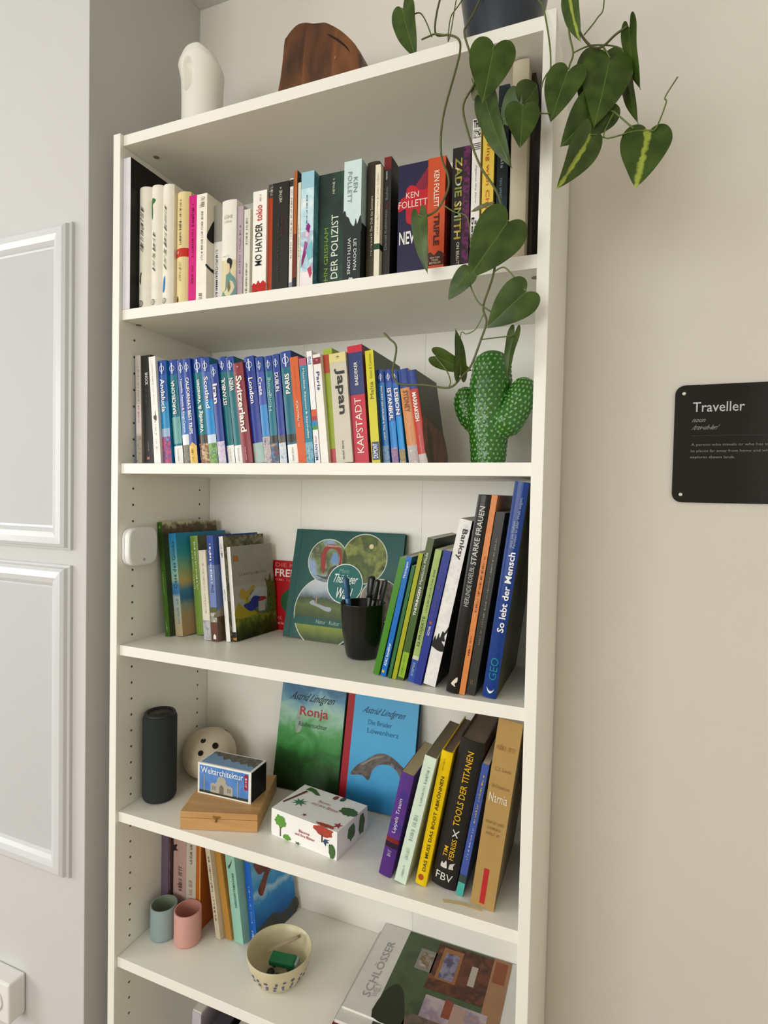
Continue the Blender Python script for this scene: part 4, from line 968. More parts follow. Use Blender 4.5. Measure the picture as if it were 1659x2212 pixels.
def forest_cover(r, at, dm):
    put_rect(r, at, 0, 1, 0, 1, scenic(((0, '#0f1f10'), (.18, '#1c3a18'), (.30, '#22501f'), (.42, '#2f7a34'), (.55, '#4a9450'), (.64, '#7fb08c'), (.74, '#9cc0b0'), (.86, '#7aa6b0'), (.94, '#4a80a0'), (1, '#3a6a8c')), dm[1], .24, 22, 3, .3, 0, .8), .0002, 'cover_picture')
    put_poly(r, at, [(.27, .56), (.28, .72), (.30, .76), (.335, .75), (.36, .70), (.37, .58), (.32, .545)], photo(('#7a9080', '#94a898', '#6a8474'), 60, 2), .0004, 'cover_picture')
    put_text(r, at, 'Astrid Lindgren', .12, .88, .83, .93, 'H', '#22302c', .0, 1.2, .0010)
    put_text(r, at, 'Ronja', .32, .76, .685, .80, 'H', '#b03a3e', .012, 0, .0010)
    put_text(r, at, 'Räubertochter', .32, .76, .61, .655, 'H', '#3f5c4a', .0, 0, .0010)
face_book('children\'s hardback with a painted green forest cover leaning on the back panel', .2350, .2080, Z4, .1530, .2140, .014, 10.5, 1.0, '#22401f', forest_cover)

def arch_cover(r, at, dm):
    put_rect(r, at, 0, .10, 0, 1, '#a3202c', .0003, 'cloth_spine_strip')
    put_rect(r, at, .10, 1, 0, 1, scenic(((0, '#2878a8'), (.14, '#2a80b0'), (.26, '#3f9acb'), (.6, '#4aa6d4'), (1, '#4aa0ce')), dm[1], .06, 30, 2), .0002, 'cover_picture')
    put_poly(r, at, [(.14, .27), (.22, .36), (.34, .42), (.46, .485), (.58, .51), (.70, .49), (.80, .45), (.9, .40), (.94, .32), (.86, .30), (.78, .38), (.66, .42), (.52, .40), (.44, .34), (.40, .25), (.30, .285)], photo(('#4c4440', '#6a5f58', '#3c3634', '#8a8078'), 40, 5), .0005, 'cover_picture')
    put_poly(r, at, [(.28, .385), (.45, .46), (.58, .49), (.56, .475), (.44, .44), (.3, .37)], '#8c857c', .0007, 'cover_picture')
    put_text(r, at, 'Astrid Lindgren', .20, .86, .82, .90, 'H', '#1f4a66', 0, 1.2, .0010)
    put_text(r, at, 'Die Brüder', .32, .66, .74, .785, 'H', '#2f74a0', 0, 0, .0010)
    put_text(r, at, 'Löwenherz', .32, .76, .665, .71, 'H', '#2f74a0', 0, 0, .0010)
face_book('children\'s hardback with light blue cover, dark rock arch and red spine strip', .3920, .2060, Z4, .1560, .2160, .015, 11.0, -1.0, '#2f6a94', arch_cover)

# ------------------------------------------------------------------ things on top of the bookcase
def ring_loft(name, rings, material, parent=None, seg=40, close_top=True, label=None, cat=None):
    v, f = [], []
    for fn in rings:
        for k in range(seg):
            v.append(fn(2 * math.pi * k / seg))
    n = len(rings)
    for i in range(n - 1):
        for k in range(seg):
            k2 = (k + 1) % seg
            f.append((i * seg + k, i * seg + k2, (i + 1) * seg + k2, (i + 1) * seg + k))
    f.append(tuple(reversed(range(seg))))
    if close_top: f.append(tuple(range((n - 1) * seg, n * seg)))
    o = mesh_obj(name, v, f, material, parent, True)
    return o

PORC = mat('#efece2', .45, .01, 10)
vz = empty('vase', (.105, .120, Z0), label='white porcelain jug with a wavy rim and an oval hole, on top of the bookcase', cat='vase')
def vase_ring(i, n, inner=False):
    t = i / n
    def fn(a):
        ex, ey = .045, .038
        waist = 1.0 - .07 * math.sin(math.pi * min(1, t * 1.05)) - .10 * max(0, t - .93) / .07
        dn = (a - math.radians(228) + math.pi) % (2 * math.pi) - math.pi
        rim = .195 + .008 * math.cos(a + 1.2) - .022 * max(0, math.cos(a - .38)) - .008 * math.exp(-(dn / .30) ** 2)
        z = t * rim
        tw = a
        # oval hollow pressed through the wall on the front left
        da = (a - math.radians(258) + math.pi) % (2 * math.pi) - math.pi
        dent = ((da / .36) ** 2 + ((z - .148) / .029) ** 2)
        k = waist
        lip = 1.0 + (.17 * max(0, math.cos(a - math.radians(203))) ** 4) * max(0, (t - .78) / .22)
        sm = min(1, max(0, (1.30 - dent) / .8))
        r_in = .019 * sm * sm * (3 - 2 * sm)
        if inner: k -= .09
        ca, sa = math.cos(tw), math.sin(tw)
        rad = 1.0 if inner else 1.0
        return ((ex * k * lip - r_in) * ca, (ey * k * lip - r_in) * sa, z - (.0 if not inner else .002))
    return fn
N = 72
rings = [vase_ring(i, N) for i in range(N + 1)] + [vase_ring(i, N, True) for i in range(N, N // 2, -3)]
ring_loft('jug_body', rings, PORC, vz, 144)

def wood_material(c0, c1, c2, sc=14.0, stretch=(1, 1, .25), rough=.5):
    m = bpy.data.materials.new('wood')
    m.use_nodes = True
    nt = m.node_tree
    b = nt.nodes['Principled BSDF']
    b.inputs['Roughness'].default_value = rough
    tc = nt.nodes.new('ShaderNodeTexCoord'); mp = nt.nodes.new('ShaderNodeMapping')
    mp.inputs['Scale'].default_value = stretch
    wv = nt.nodes.new('ShaderNodeTexNoise')
    wv.inputs['Scale'].default_value = sc; wv.inputs['Detail'].default_value = 6; wv.inputs['Distortion'].default_value = 1.2
    r = nt.nodes.new('ShaderNodeValToRGB')
    r.color_ramp.elements[0].position = .3; r.color_ramp.elements[1].position = .72
    r.color_ramp.elements[0].color = lin(c0) + (1,); r.color_ramp.elements[1].color = lin(c2) + (1,)
    e = r.color_ramp.elements.new(.5); e.color = lin(c1) + (1,)
    nt.links.new(tc.outputs['Object'], mp.inputs['Vector']); nt.links.new(mp.outputs['Vector'], wv.inputs['Vector'])
    nt.links.new(wv.outputs['Fac'], r.inputs['Fac']); nt.links.new(r.outputs['Color'], b.inputs['Base Color'])
    return m
DARKWOOD = wood_material('#3c200c', '#5c3414', '#7a4a22', 30, (1, 1, .3), .45)
wd = empty('wood_block', (.287, .116, Z0), label='chunky dark brown wooden block with rounded shoulders, on top of the bookcase', cat='wood block')
prof = [(-.012, 0), (-.0021, .0903), (.0026, .1119), (.0065, .1416), (.0101, .1772), (.0144, .1834), (.02, .1891), (.0299, .1961), (.0398, .1993), (.0539, .1974), (.0707, .1912), (.0928, .1867), (.1065, .1787), (.127, .163), (.1472, .1423), (.1607, .1247), (.1642, .1122), (.1647, .0895), (.165, 0)]
prof = prof[:3] + [(q_.x, q_.y) for q_ in smooth_path([(x_, z_, 0) for x_, z_ in prof[3:17]], 4)] + prof[17:]
v, f = [], []
yy = (0, .012, .07, .082)
ins = (.005, 0, 0, .005)
cx, cz = .076, .09
for j, y in enumerate(yy):
    for x, z in prof:
        s = ins[j]
        v.append((x + (cx - x) * s * 8, y, z + (cz - z) * s * 6 if z > 0 else 0))
n = len(prof)
for j in range(3):
    for i in range(n):
        i2 = (i + 1) % n
        f.append((j * n + i, j * n + i2, (j + 1) * n + i2, (j + 1) * n + i))
f.append(tuple(range(n))); f.append(tuple(reversed(range(3 * n, 4 * n))))
wo = mesh_obj('block', v, f, DARKWOOD, wd)
bevel_mod(wo, .004, 3)
# dark crack running down the shoulder
cp = [(.090, .004, .172), (.108, .000, .158), (.126, -.0005, .143), (.142, .001, .126), (.151, .002, .106), (.155, .002, .085)]
vv, ff = tube_vf(smooth_path(cp, 3), .0016, 6)
mesh_obj('crack', vv, ff, mat('#22120a', .9), wd)
mesh_obj('knot', [(.117 + .002 * math.cos(a * .785), -.0008, .118 + .003 * math.sin(a * .785)) for a in range(8)], [tuple(range(8))], mat('#8c6a44', .6), wd)

# ------------------------------------------------------------------ things on the shelves
# glazed cactus vase
CACTUS = bpy.data.materials.new('cactus_glaze')
CACTUS.use_nodes = True
nt = CACTUS.node_tree
b = nt.nodes['Principled BSDF']
b.inputs['Roughness'].default_value = .26
b.inputs['Coat Weight'].default_value = .2
at_ = nt.nodes.new('ShaderNodeAttribute'); at_.attribute_name = 'dot'
rp = nt.nodes.new('ShaderNodeValToRGB')
rp.color_ramp.elements[0].position = .25; rp.color_ramp.elements[1].position = .85
rp.color_ramp.elements[0].color = lin('#2a641c') + (1,); rp.color_ramp.elements[1].color = lin('#7fb060') + (1,)
nt.links.new(at_.outputs['Fac'], rp.inputs['Fac']); nt.links.new(rp.outputs['Color'], b.inputs['Base Color'])

def dotted(name, axis, radii, parent, rows, cols, nu=132, nv=120, bumph=.0013):
    """a tube along axis with pale raised dots in staggered rows"""
    P = smooth_path(axis, 10)
    m = len(P)
    lens = [0]
    for i in range(1, m): lens.append(lens[-1] + (P[i] - P[i - 1]).length)
    L = lens[-1]
    def sample(s):
        d = s * L
        for i in range(1, m):
            if lens[i] >= d or i == m - 1:
                t = (d - lens[i - 1]) / max(1e-9, lens[i] - lens[i - 1])
                return P[i - 1].lerp(P[i], t), (P[i] - P[i - 1]).normalized()
    def rad(s):
        for i in range(len(radii) - 1):
            if radii[i][0] <= s <= radii[i + 1][0]:
                t = (s - radii[i][0]) / (radii[i + 1][0] - radii[i][0])
                t = t * t * (3 - 2 * t) if i not in (len(radii) - 2,) else math.sin(t * math.pi / 2)
                if i == len(radii) - 2:
                    a, c = radii[i][1], radii[i + 1][1]
                    return c + (a - c) * math.sqrt(max(0, 1 - ((s - radii[i][0]) / (radii[i + 1][0] - radii[i][0])) ** 2))
                return radii[i][1] + (radii[i + 1][1] - radii[i][1]) * t
        return radii[-1][1]
    v, f, dots = [], [], []
    prev = None
    for j in range(nv + 1):
        s = 1 - (1 - j / nv) ** 1.25 if j > nv * .6 else (1 - (1 - j / nv) ** 1.25)
        c, t = sample(s)
        if prev is None:
            a = t.cross(Vector((0, 1, 0)));
            if a.length < .1: a = t.cross(Vector((1, 0, 0)))
        else: a = prev - t * prev.dot(t)
        a.normalize(); prev = a
        bb = t.cross(a)
        r0 = rad(s)
        for k in range(nu):
            an = 2 * math.pi * k / nu
            fr = s * rows
            ri = math.floor(fr)
            fc = an / (2 * math.pi) * cols + (.5 if ri % 2 else 0)
            jr = math.sin(ri * 12.9898 + math.floor(fc) * 78.233) * 43758.5453
            jr = (jr - math.floor(jr) - .5) * .28
            dx = (fc - math.floor(fc) - .5 + jr) * 2 * math.pi * max(r0, .004) / cols
            dy = (fr - ri - .5) * L / rows
            q = dx * dx / (.0019 ** 2) + dy * dy / (.0024 ** 2)
            dot = max(0.0, 1 - q) if s < .97 else 0.0
            dots.append(min(1, dot * 1.8))
            rr = r0 + bumph * math.sqrt(dot) if dot > 0 else r0
            v.append(c + (a * math.cos(an) + bb * math.sin(an)) * rr)
    for j in range(nv):
        for k in range(nu):
            k2 = (k + 1) % nu
            f.append((j * nu + k, j * nu + k2, (j + 1) * nu + k2, (j + 1) * nu + k))
    f.append(tuple(reversed(range(nu)))); f.append(tuple(range(nv * nu, (nv + 1) * nu)))
    o = mesh_obj(name, v, f, CACTUS, parent, True)
    at2 = o.data.attributes.new('dot', 'FLOAT', 'POINT')
    at2.data.foreach_set('value', dots)
    return o
ca = empty('cactus_vase', (.702, .100, Z2), label='glossy green ceramic cactus with pale dots and two arms', cat='ornament')
dotted('trunk', [(0, 0, 0), (0, 0, .06), (.001, 0, .12), (.003, 0, .1835)], [(0, .0265), (.10, .028), (.45, .0345), (.72, .033), (.84, .0305), (1, .004)], ca, 26, 20)
dotted('arm', [(.014, -.010, .052), (.034, -.010, .076), (.050, -.008, .104), (.0565, -.006, .137)], [(0, .016), (.22, .0255), (.62, .0225), (1, .003)], ca, 14, 19, 104, 88)
dotted('arm', [(-.012, .016, .056), (-.030, .018, .076), (-.043, .018, .100), (-.045, .018, .132)], [(0, .015), (.4, .0195), (.66, .0185), (1, .003)], ca, 12, 16, 84, 70)

# white wireless hub stuck to the left side panel
hub = empty('wireless_hub', (BT, .0455, 1.2440), label='white rounded square sensor box fixed to the inner left side panel', cat='sensor box')
def squircle(r, n=48, e=4.2):
    out = []
    for k in range(n):
        a = 2 * math.pi * k / n
        c, s = math.cos(a), math.sin(a)
        out.append((r * math.copysign(abs(c) ** (2 / e), c), r * math.copysign(abs(s) ** (2 / e), s)))
    return out
HUBM = mat('#eeeeec', .35, .005, 10)
def squircle_solid(name, layers, material, parent):
    v, f = [], []
    n = 48
    for x, r in layers:
        v += [(x, p[0], p[1]) for p in squircle(r)]
    for i in range(len(layers) - 1):
        for k in range(n):
            k2 = (k + 1) % n
            f.append((i * n + k, i * n + k2, (i + 1) * n + k2, (i + 1) * n + k))
    f.append(tuple(reversed(range(n)))); f.append(tuple(range((len(layers) - 1) * n, len(layers) * n)))
    return mesh_obj(name, v, f, material, parent, False)
squircle_solid('base', [(.0005, .0355), (.004, .037), (.0085, .0375)], HUBM, hub)
squircle_solid('seam', [(.0085, .0362), (.0095, .0362)], mat('#b8b8b4', .6), hub)
squircle_solid('lid', [(.0095, .0375), (.0165, .0375), (.0195, .0362), (.0208, .034)], HUBM, hub)
mesh_obj('indicator', [(.0211, .001 + .003 * math.cos(a * .628), -.026 + .003 * math.sin(a * .628)) for a in range(10)], [tuple(range(10))], mat('#b0aca4', .5), hub)

# pencil cup with pens
BLK = mat('#100f0e', .2, .03, 20)
cup = empty('pencil_cup', (.4690, .1400, Z3), label='black plastic pencil cup tapering towards its foot', cat='pencil cup')
lathe('cup_body', [(.020, 0), (.0275, .0015), (.0300, .006), (.0385, .055), (.0412, .099), (.0420, .1005), (.0412, .1015), (.0400, .1005), (.0370, .055), (.0285, .007), (.010, .005)], BLK, cup, 56)
def pen(label, base, top, r, color, cap=None, grp='pens in the pencil cup'):
    p0, p1 = Vector(base), Vector(top)
    root = empty('pen', base, label=label, cat='pen', group=grp)
    d = p1 - p0
    L = d.length
    root.rotation_euler = d.to_track_quat('Z', 'Y').to_euler()
    lathe('barrel', [(.0012, 0), (r * .5, .008), (r, .018), (r, L * .72), (r * .92, L * .725)], mat(color, .3), root, 14)
    lathe('cap', [(r * 1.02, L * .725), (r * 1.08, L * .74), (r * 1.05, L * .97), (r * .7, L)], mat(cap or color, .3), root, 14)
    box('clip', -.0015, .0015, r * 1.02, r * 1.02 + .0018, L * .78, L * .98, mat(cap or color, .3), root)
pz = Z3 + .010
pen('blue pen standing upright in the black pencil cup', (.456, .134, pz), (.4420, .1180, Z3 + .148), .0050, '#2c5e8c', '#2a567e')
pen('thick black marker in the middle of the pencil cup', (.470, .146, pz), (.4860, .1430, Z3 + .150), .0060, '#121112')
pen('black pen leaning right behind the marker', (.474, .140, pz), (.5010, .1330, Z3 + .146), .0045, '#161518')
pen('dark pen with a steel clip leaning furthest right in the cup', (.478, .150, pz), (.5110, .1470, Z3 + .144), .0042, '#2a2a2e', '#3a3a3c')
pen('short black pen leaning left of the thick marker', (.468, .152, pz), (.4720, .1640, Z3 + .138), .0048, '#1a1a1c')

# smart speaker
sp = empty('speaker', (.0515, .0790, Z4), label='tall dark grey fabric cylinder speaker at the left of the fourth shelf', cat='speaker')
lathe('fabric_body', [(.022, .0), (.029, .0015), (.032, .006), (.0330, .012), (.0330, .164), (.0322, .169), (.0308, .172)], mat('#2f3535', .95, .12, 600, .3, 0, .5), sp, 56)
lathe('top_ring', [(.0308, .1715), (.0302, .175), (.0280, .1775), (.0255, .1770), (.0245, .1745)], mat('#232627', .5), sp, 56)
lathe('top_disc', [(.0246, .173), (.0245, .1752), (.001, .1752)], mat('#1d1f20', .4), sp, 56)

# ceramic ball lantern with round holes
EGGM = mat('#d8cbb2', .7, .03, 30)
eg = empty('ceramic_ball', (.0790, .2000, Z4), label='beige ceramic ball with round dark holes behind the small photo box', cat='ornament')
lathe('shell', [(.018, 0), (.034, .002), (.048, .013), (.0560, .030), (.0580, .047), (.0545, .064), (.0455, .080), (.0320, .0915), (.0160, .0968), (.001, .098)], EGGM, eg, 48)
for az, el, rr in ((-72, 25, .0056), (-74, 53, .0056), (-37, 39, .0066), (75, 40, .006), (120, 20, .006)):
    a, e2 = math.radians(az), math.radians(el)
    nrm = Vector((math.cos(a) * math.cos(e2), math.sin(a) * math.cos(e2), math.sin(e2)))
    p = Vector((nrm.x * .0575, nrm.y * .0575, .048 + nrm.z * .0498))
    t1 = nrm.cross(Vector((0, 0, 1))).normalized(); t2 = nrm.cross(t1)
    seg = 16
    vv = [p + nrm * .0013 + (t1 * math.cos(2 * math.pi * k / seg) + t2 * math.sin(2 * math.pi * k / seg)) * rr for k in range(seg)]
    vv += [p - nrm * .006 + (t1 * math.cos(2 * math.pi * k / seg) + t2 * math.sin(2 * math.pi * k / seg)) * rr * .9 for k in range(seg)]
    ff = [(k, (k + 1) % seg, seg + (k + 1) % seg, seg + k) for k in range(seg)] + [tuple(range(seg))]
    mesh_obj('hole', vv, ff, mat('#1d150e', .95), eg)

# wooden box with a brass catch
BEECH = wood_material('#b8884e', '#c4965e', '#cea46e', 16, (.3, 2.2, 2.2), .5)
wbx = empty('wooden_box', (.1665, .0085, Z4), (0, 0, math.radians(19.3)), label='flat light brown wooden box with a brass catch under the photo box', cat='box')
W_, D_, H_ = .145, .150, .0335
box('lower_tray', 0, W_, 0, D_, .0003, .0215, BEECH, wbx, .0008)
box('lid', 0, W_, 0, D_, .0220, H_, BEECH, wbx, .0010)
BRASS = mat('#a8884a', .35, .05, 60)
BRASS.node_tree.nodes['Principled BSDF'].inputs['Metallic'].default_value = .8
cxx = W_ * .47
mesh_obj('catch_plate', [(cxx - .008, -.0006, .026), (cxx - .005, -.0006, .0285), (cxx, -.0006, .0265), (cxx + .005, -.0006, .0285), (cxx + .009, -.0006, .025), (cxx + .005, -.0006, .0225), (cxx - .004, -.0006, .0225)], [tuple(range(7))], BRASS, wbx)
lathe('catch_knob', [(.0001, 0), (.002, .0005), (.0018, .0028), (.0001, .0034)], BRASS, wbx, 12).matrix_local = Matrix.Translation((cxx - .001, -.0004, .0195)) @ Matrix.Rotation(math.radians(90), 4, 'X')
box('catch_hook', cxx - .0012, cxx + .0012, -.0022, -.0004, .0165, .0255, BRASS, wbx)

# box of architecture cards
tj = empty('photo_card_box', (.1510, .0750, Z4 + .0337), (0, 0, math.radians(2.5)), label='small card box with a domed white palace photo on the wooden box', cat='box')
tw, td, th = .1205, .0550, .0605
tjc = box('carton', 0, tw, 0, td, 0, th, mat('#ecebe6', .4), tj, .0004)
def tf(u, v, l): return (u * tw, -l, v * th)
def tt(u, v, l): return (u * tw, v * td, th + l)
def tr_(u, v, l): return (tw + l, u * td, v * th)
put_rect(tjc, tf, .035, .955, .055, .94, photo(('#4a7ac0', '#5a8ccc', '#3f6cb4'), 18, 2, (1, 1, 1)), .0003, 'front_picture')
put_rect(tjc, tf, .035, .955, .055, .14, photo(('#2c3220', '#3a4028', '#22281a'), 200, 3), .0005, 'front_picture')
put_poly(tjc, tf, [(.25, .12), (.25, .38), (.30, .44), (.34, .42), (.36, .48), (.38, .50), (.37, .56), (.40, .64), (.45, .68), (.46, .72), (.47, .68), (.52, .64), (.55, .56), (.54, .50), (.56, .48), (.58, .42), (.62, .44), (.67, .38), (.67, .12)], '#b4b0a4', .0007, 'front_picture')
put_poly(tjc, tf, [(.42, .12), (.42, .34), (.46, .42), (.50, .34), (.50, .12)], '#7a7468', .0009, 'front_picture')
for uu in (.30, .34, .58, .62):
    put_rect(tjc, tf, uu - .012, uu + .012, .2, .34, '#8c877c', .0009, 'front_picture')
for uu in (.13, .76):
    put_rect(tjc, tf, uu - .009, uu + .009, .12, .64, '#a9a69c', .0007, 'front_picture')
put_text(tjc, tf, 'Weltarchitektur', .07, .86, .70, .90, 'H', '#eef2f6', .004, 0, .0012)
put_rect(tjc, tf, .885, .945, .42, .90, '#a82038', .0009, 'front_label')
put_text(tjc, tf, '~4', .90, .93, .50, .80, 'D', '#e8c8cc', .01, 0, .0012)
put_rect(tjc, tt, .04, .96, .07, .93, '#7fa2c8', .0003, 'top_picture')
put_poly(tjc, tt, [(.04, .93), (.96, .93), (.96, .30), (.90, .42), (.84, .35), (.78, .50), (.7, .38), (.62, .52), (.52, .42), (.42, .60), (.34, .46), (.26, .70), (.18, .62), (.10, .8), (.04, .75)], photo(('#4a4a40', '#6a665a', '#38382e', '#8a8270'), 120, 4), .0005, 'top_picture')
put_rect(tjc, tr_, .03, .99, .02, .97, '#141316', .0003, 'end_print')

# box of tree cards
cb = empty('tree_card_box', (.3285, .0630, Z4), (0, 0, math.radians(-7.9)), label='white lidded card box printed with trees and leaves', cat='box')
cw, cd, ch = .1455, .0990, .0495
CARDW = mat('#efedea', .45, .01, 20)
box('tray', .0006, cw - .0006, .0006, cd - .0006, 0, .030, CARDW, cb)
cbl = box('lid', 0, cw, 0, cd, .006, ch, CARDW, cb, .0006)
def cf(u, v, l): return (u * cw, -l, v * ch)
def ct(u, v, l): return (u * cw, v * cd, ch + l)
def cr(u, v, l): return (cw + l, u * cd, v * ch)
def blob(at, u, v, ru, rv, m, seed, lift=.0004, n=26, j=.28):
    rnd = random.Random(seed)
    pts = []
    for k in range(n):
        a = 2 * math.pi * k / n
        s = 1 - j * rnd.random()
        pts.append((u + ru * s * math.cos(a), v + rv * s * math.sin(a)))
    put_poly(cbl, at, pts, m, lift, 'printed_leaf')
def leafstar(at, u, v, ru, rv, m, arms=7, lift=.0004, rot=0):
    pts = []
    for k in range(arms * 2):
        a = math.pi * k / arms + rot
        s = 1 if k % 2 == 0 else .38
        pts.append((u + ru * s * math.cos(a), v + rv * s * math.sin(a)))
    put_poly(cbl, at, pts, m, lift, 'printed_leaf')
GRN = photo(('#3f7a2c', '#6a9a40', '#4a8a34', '#8ab05a'), 300, 2)
DGR = photo(('#2a4a28', '#4a6a38', '#35542c'), 300, 3)
RED = photo(('#8a2c2c', '#b04a34', '#9a3430', '#c06a3c'), 300, 4)
blob(cf, .15, .62, .10, .26, GRN, 1); put_rect(cbl, cf, .142, .158, .08, .42, '#6a5a44', .0006, 'printed_trunk')
blob(cf, .80, .86, .17, .20, RED, 2); put_rect(cbl, cf, .775, .795, .46, .74, '#5a4034', .0006, 'printed_trunk')
blob(cf, .25, .12, .07, .12, GRN, 3); leafstar(cf, .42, .06, .05, .07, DGR, 5)
blob(cf, .93, .28, .06, .30, DGR, 5, n=16)
put_poly(cbl, cf, [(.80, .50), (.82, .60), (.90, .62), (.86, .56), (.89, .52), (.85, .48), (.84, .36)], '#3a4a6a', .0005, 'printed_leaf')
put_text(cbl, cf, 'Bäume', .44, .60, .50, .60, 'H', '#a83a40', .01, 0, .0008)
put_text(cbl, cf, 'und ihre Blätter', .38, .68, .36, .46, 'H', '#a83a40', .01, 0, .0008)
put_text(cbl, ct, 'Bäume', .42, .60, .60, .67, 'H', '#b88a84', .005, 0, .0008)
put_text(cbl, ct, 'und ihre Blätter', .36, .78, .48, .56, 'H', '#b88a84', .005, 0, .0008)
leafstar(ct, .22, .42, .12, .14, mat('#3a7a58', .45), 8); leafstar(ct, .93, .17, .07, .10, mat('#a03038', .45), 5, rot=.4); leafstar(ct, .45, .13, .04, .05, mat('#8a3038', .45), 5)
blob(ct, .88, .62, .14, .14, DGR, 7); blob(ct, .56, .90, .04, .08, mat('#8a3c3c', .45), 8); blob(ct, .66, .92, .04, .09, mat('#3a5a3a', .45), 9)
put_poly(cbl, ct, [(.02, .28), (.05, .26), (.16, .80), (.12, .82)], '#6a3c38', .0005, 'printed_leaf')
put_poly(cbl, ct, [(.10, .84), (.12, .96), (.22, .94), (.36, .80), (.30, .78), (.2, .84)], DGR, .0006, 'printed_leaf')
blob(ct, .80, .06, .15, .05, RED, 12)
blob(cr, .45, .55, .14, .34, DGR, 10, n=18); blob(cr, .80, .52, .12, .44, DGR, 11, n=18)

# paper strip lying on the shelf
ps = [(.664, .0260), (.690, .0315), (.722, .0290), (.727, .0235), (.694, .0250), (.668, .0195)]
v = [(x, y, Z4 + .0008) for x, y in ps] + [(x, y, Z4 + .0012) for x, y in ps]
tag(mesh_obj('paper_strip', v, [tuple(range(5, -1, -1)), tuple(range(6, 12))] + [(i, (i + 1) % 6, 6 + (i + 1) % 6, 6 + i) for i in range(6)], mat('#d8c08e', .8)), 'yellowed paper strip lying in front of the leaning books', 'bookmark')

# two mugs without handles
def beaker(label, x, y, r, h, color, inner):
    root = empty('beaker', (x, y, Z5), label=label, cat='cup')
    lathe('outer_wall', [(r * .85, 0), (r * .97, .002), (r, .006), (r, h - .0008), (r - .0012, h), (r - .003, h - .0008)], mat(color, .6, .03, 60), root, 44, lid=False)
    lathe('foot', [(r * .85, 0), (r * .5, .0006), (.001, .0006)], mat(color, .6, .03, 60), root, 44)
    lathe('inside', [(r - .0030, h - .0006), (r - .0034, .010), (r * .6, .006), (.001, .006)], mat(inner, .6, .03, 60), root, 44, lid=False)
beaker('matt blue grey beaker beside the left side panel', .0590, .0865, .0262, .0660, '#8fa3a4', '#7c8a74')
beaker('matt pink beaker right of the blue grey one', .1140, .0945, .0270, .0660, '#cf9a90', '#c08478')

# painted pottery bowl with oddments
BOWLM = mat('#c9bf9c', .35, .05, 30)
bo = empty('pottery_bowl', (.3320, .0930, Z5), label='beige pottery bowl with a blue painted rim pattern holding oddments', cat='bowl')
lathe('bowl_body', [(.030, 0), (.038, .001), (.042, .005), (.053, .022), (.0590, .040), (.0612, .054), (.0606, .0556), (.0590, .0548), (.0568, .040), (.0505, .0235), (.040, .0095), (.001, .0075)], BOWLM, bo, 64)
def atb(ang, zz):
    pr = [(.042, .005), (.053, .022), (.0590, .040), (.0612, .054)]
    for i in range(3):
        if pr[i][1] <= zz <= pr[i + 1][1]:
            t = (zz - pr[i][1]) / (pr[i + 1][1] - pr[i][1])
            r = pr[i][0] + t * (pr[i + 1][0] - pr[i][0]) + .0009
            return (r * math.cos(ang), r * math.sin(ang), zz)
rnd = random.Random(4)
BLUEP = mat('#55568a', .4, .1, 60)
v, f = [], []
for k in range(22):
    a0 = 2 * math.pi * k / 22
    for q in range(3):
        aa = a0 + rnd.uniform(-.05, .05)
        z0 = .015 + .009 * q + rnd.uniform(-.001, .001)
        da, dz = rnd.uniform(.03, .07), rnd.uniform(.0022, .0042)
        b0 = len(v)
        for e in range(8):
            an = 2 * math.pi * e / 8
            v.append(atb(aa + da * math.cos(an), z0 + dz * math.sin(an) + .006 * math.sin(k)*.2))
        f.append(tuple(range(b0, b0 + 8)))
tag(mesh_obj('painted_pattern', v, f, BLUEP, bo), kind='stuff')
GREENL = mat('#1c7048', .3, .04, 40)
lg = empty('lighter', (.314, .083, Z5 + .0215), (math.radians(8), 0, math.radians(10)), label='green plastic lighter lying in the pottery bowl', cat='lighter')
lo = box('lighter_body', 0, .050, 0, .023, 0, .012, GREENL, lg, .003)
box('lighter_cap', .0502, .056, .003, .020, .001, .011, mat('#8a9894', .3), lg, .001)
st = empty('wooden_stick', (.300, .098, Z5 + .032), (0, math.radians(-16), math.radians(38)), label='thin wooden stick resting across the bowl', cat='stick')
box('stick', 0, .062, -.004, .004, 0, .002, mat('#a8967a', .6), st)
box('stick_tip', .0621, .068, -.003, .003, 0.0003, .0017, mat('#7a6a52', .6), st)
rnd = random.Random(9)
for i, (px, py, rr, c, nm) in enumerate(((.322, .079, .008, '#26302c', 'dark flat pebble at the left in the bowl'), (.3400, .0745, .008, '#3a3a34', 'grey brown pebble at the front in the bowl'), (.3565, .0855, .0085, '#23304a', 'dark blue pebble beside the lighter'), (.3500, .1035, .009, '#5a5a40', 'olive pebble at the right in the bowl'), (.318, .100, .008, '#2c2a26', 'blackish pebble under the wooden stick'))):
    o = lathe('pebble', [(.001, 0), (rr * .8, .0012), (rr, .0045), (rr * .75, .0085), (.001, .010)], mat(c, .5, .1, 80), None, 14)
    o.location = (px, py, Z5 + .0115)
    o.scale = (1.0, .8 + .2 * rnd.random(), 1.0)
    o.rotation_euler = (0, 0, rnd.random() * 3)
    tag(o, nm, 'pebble', 'pebbles in the bowl')

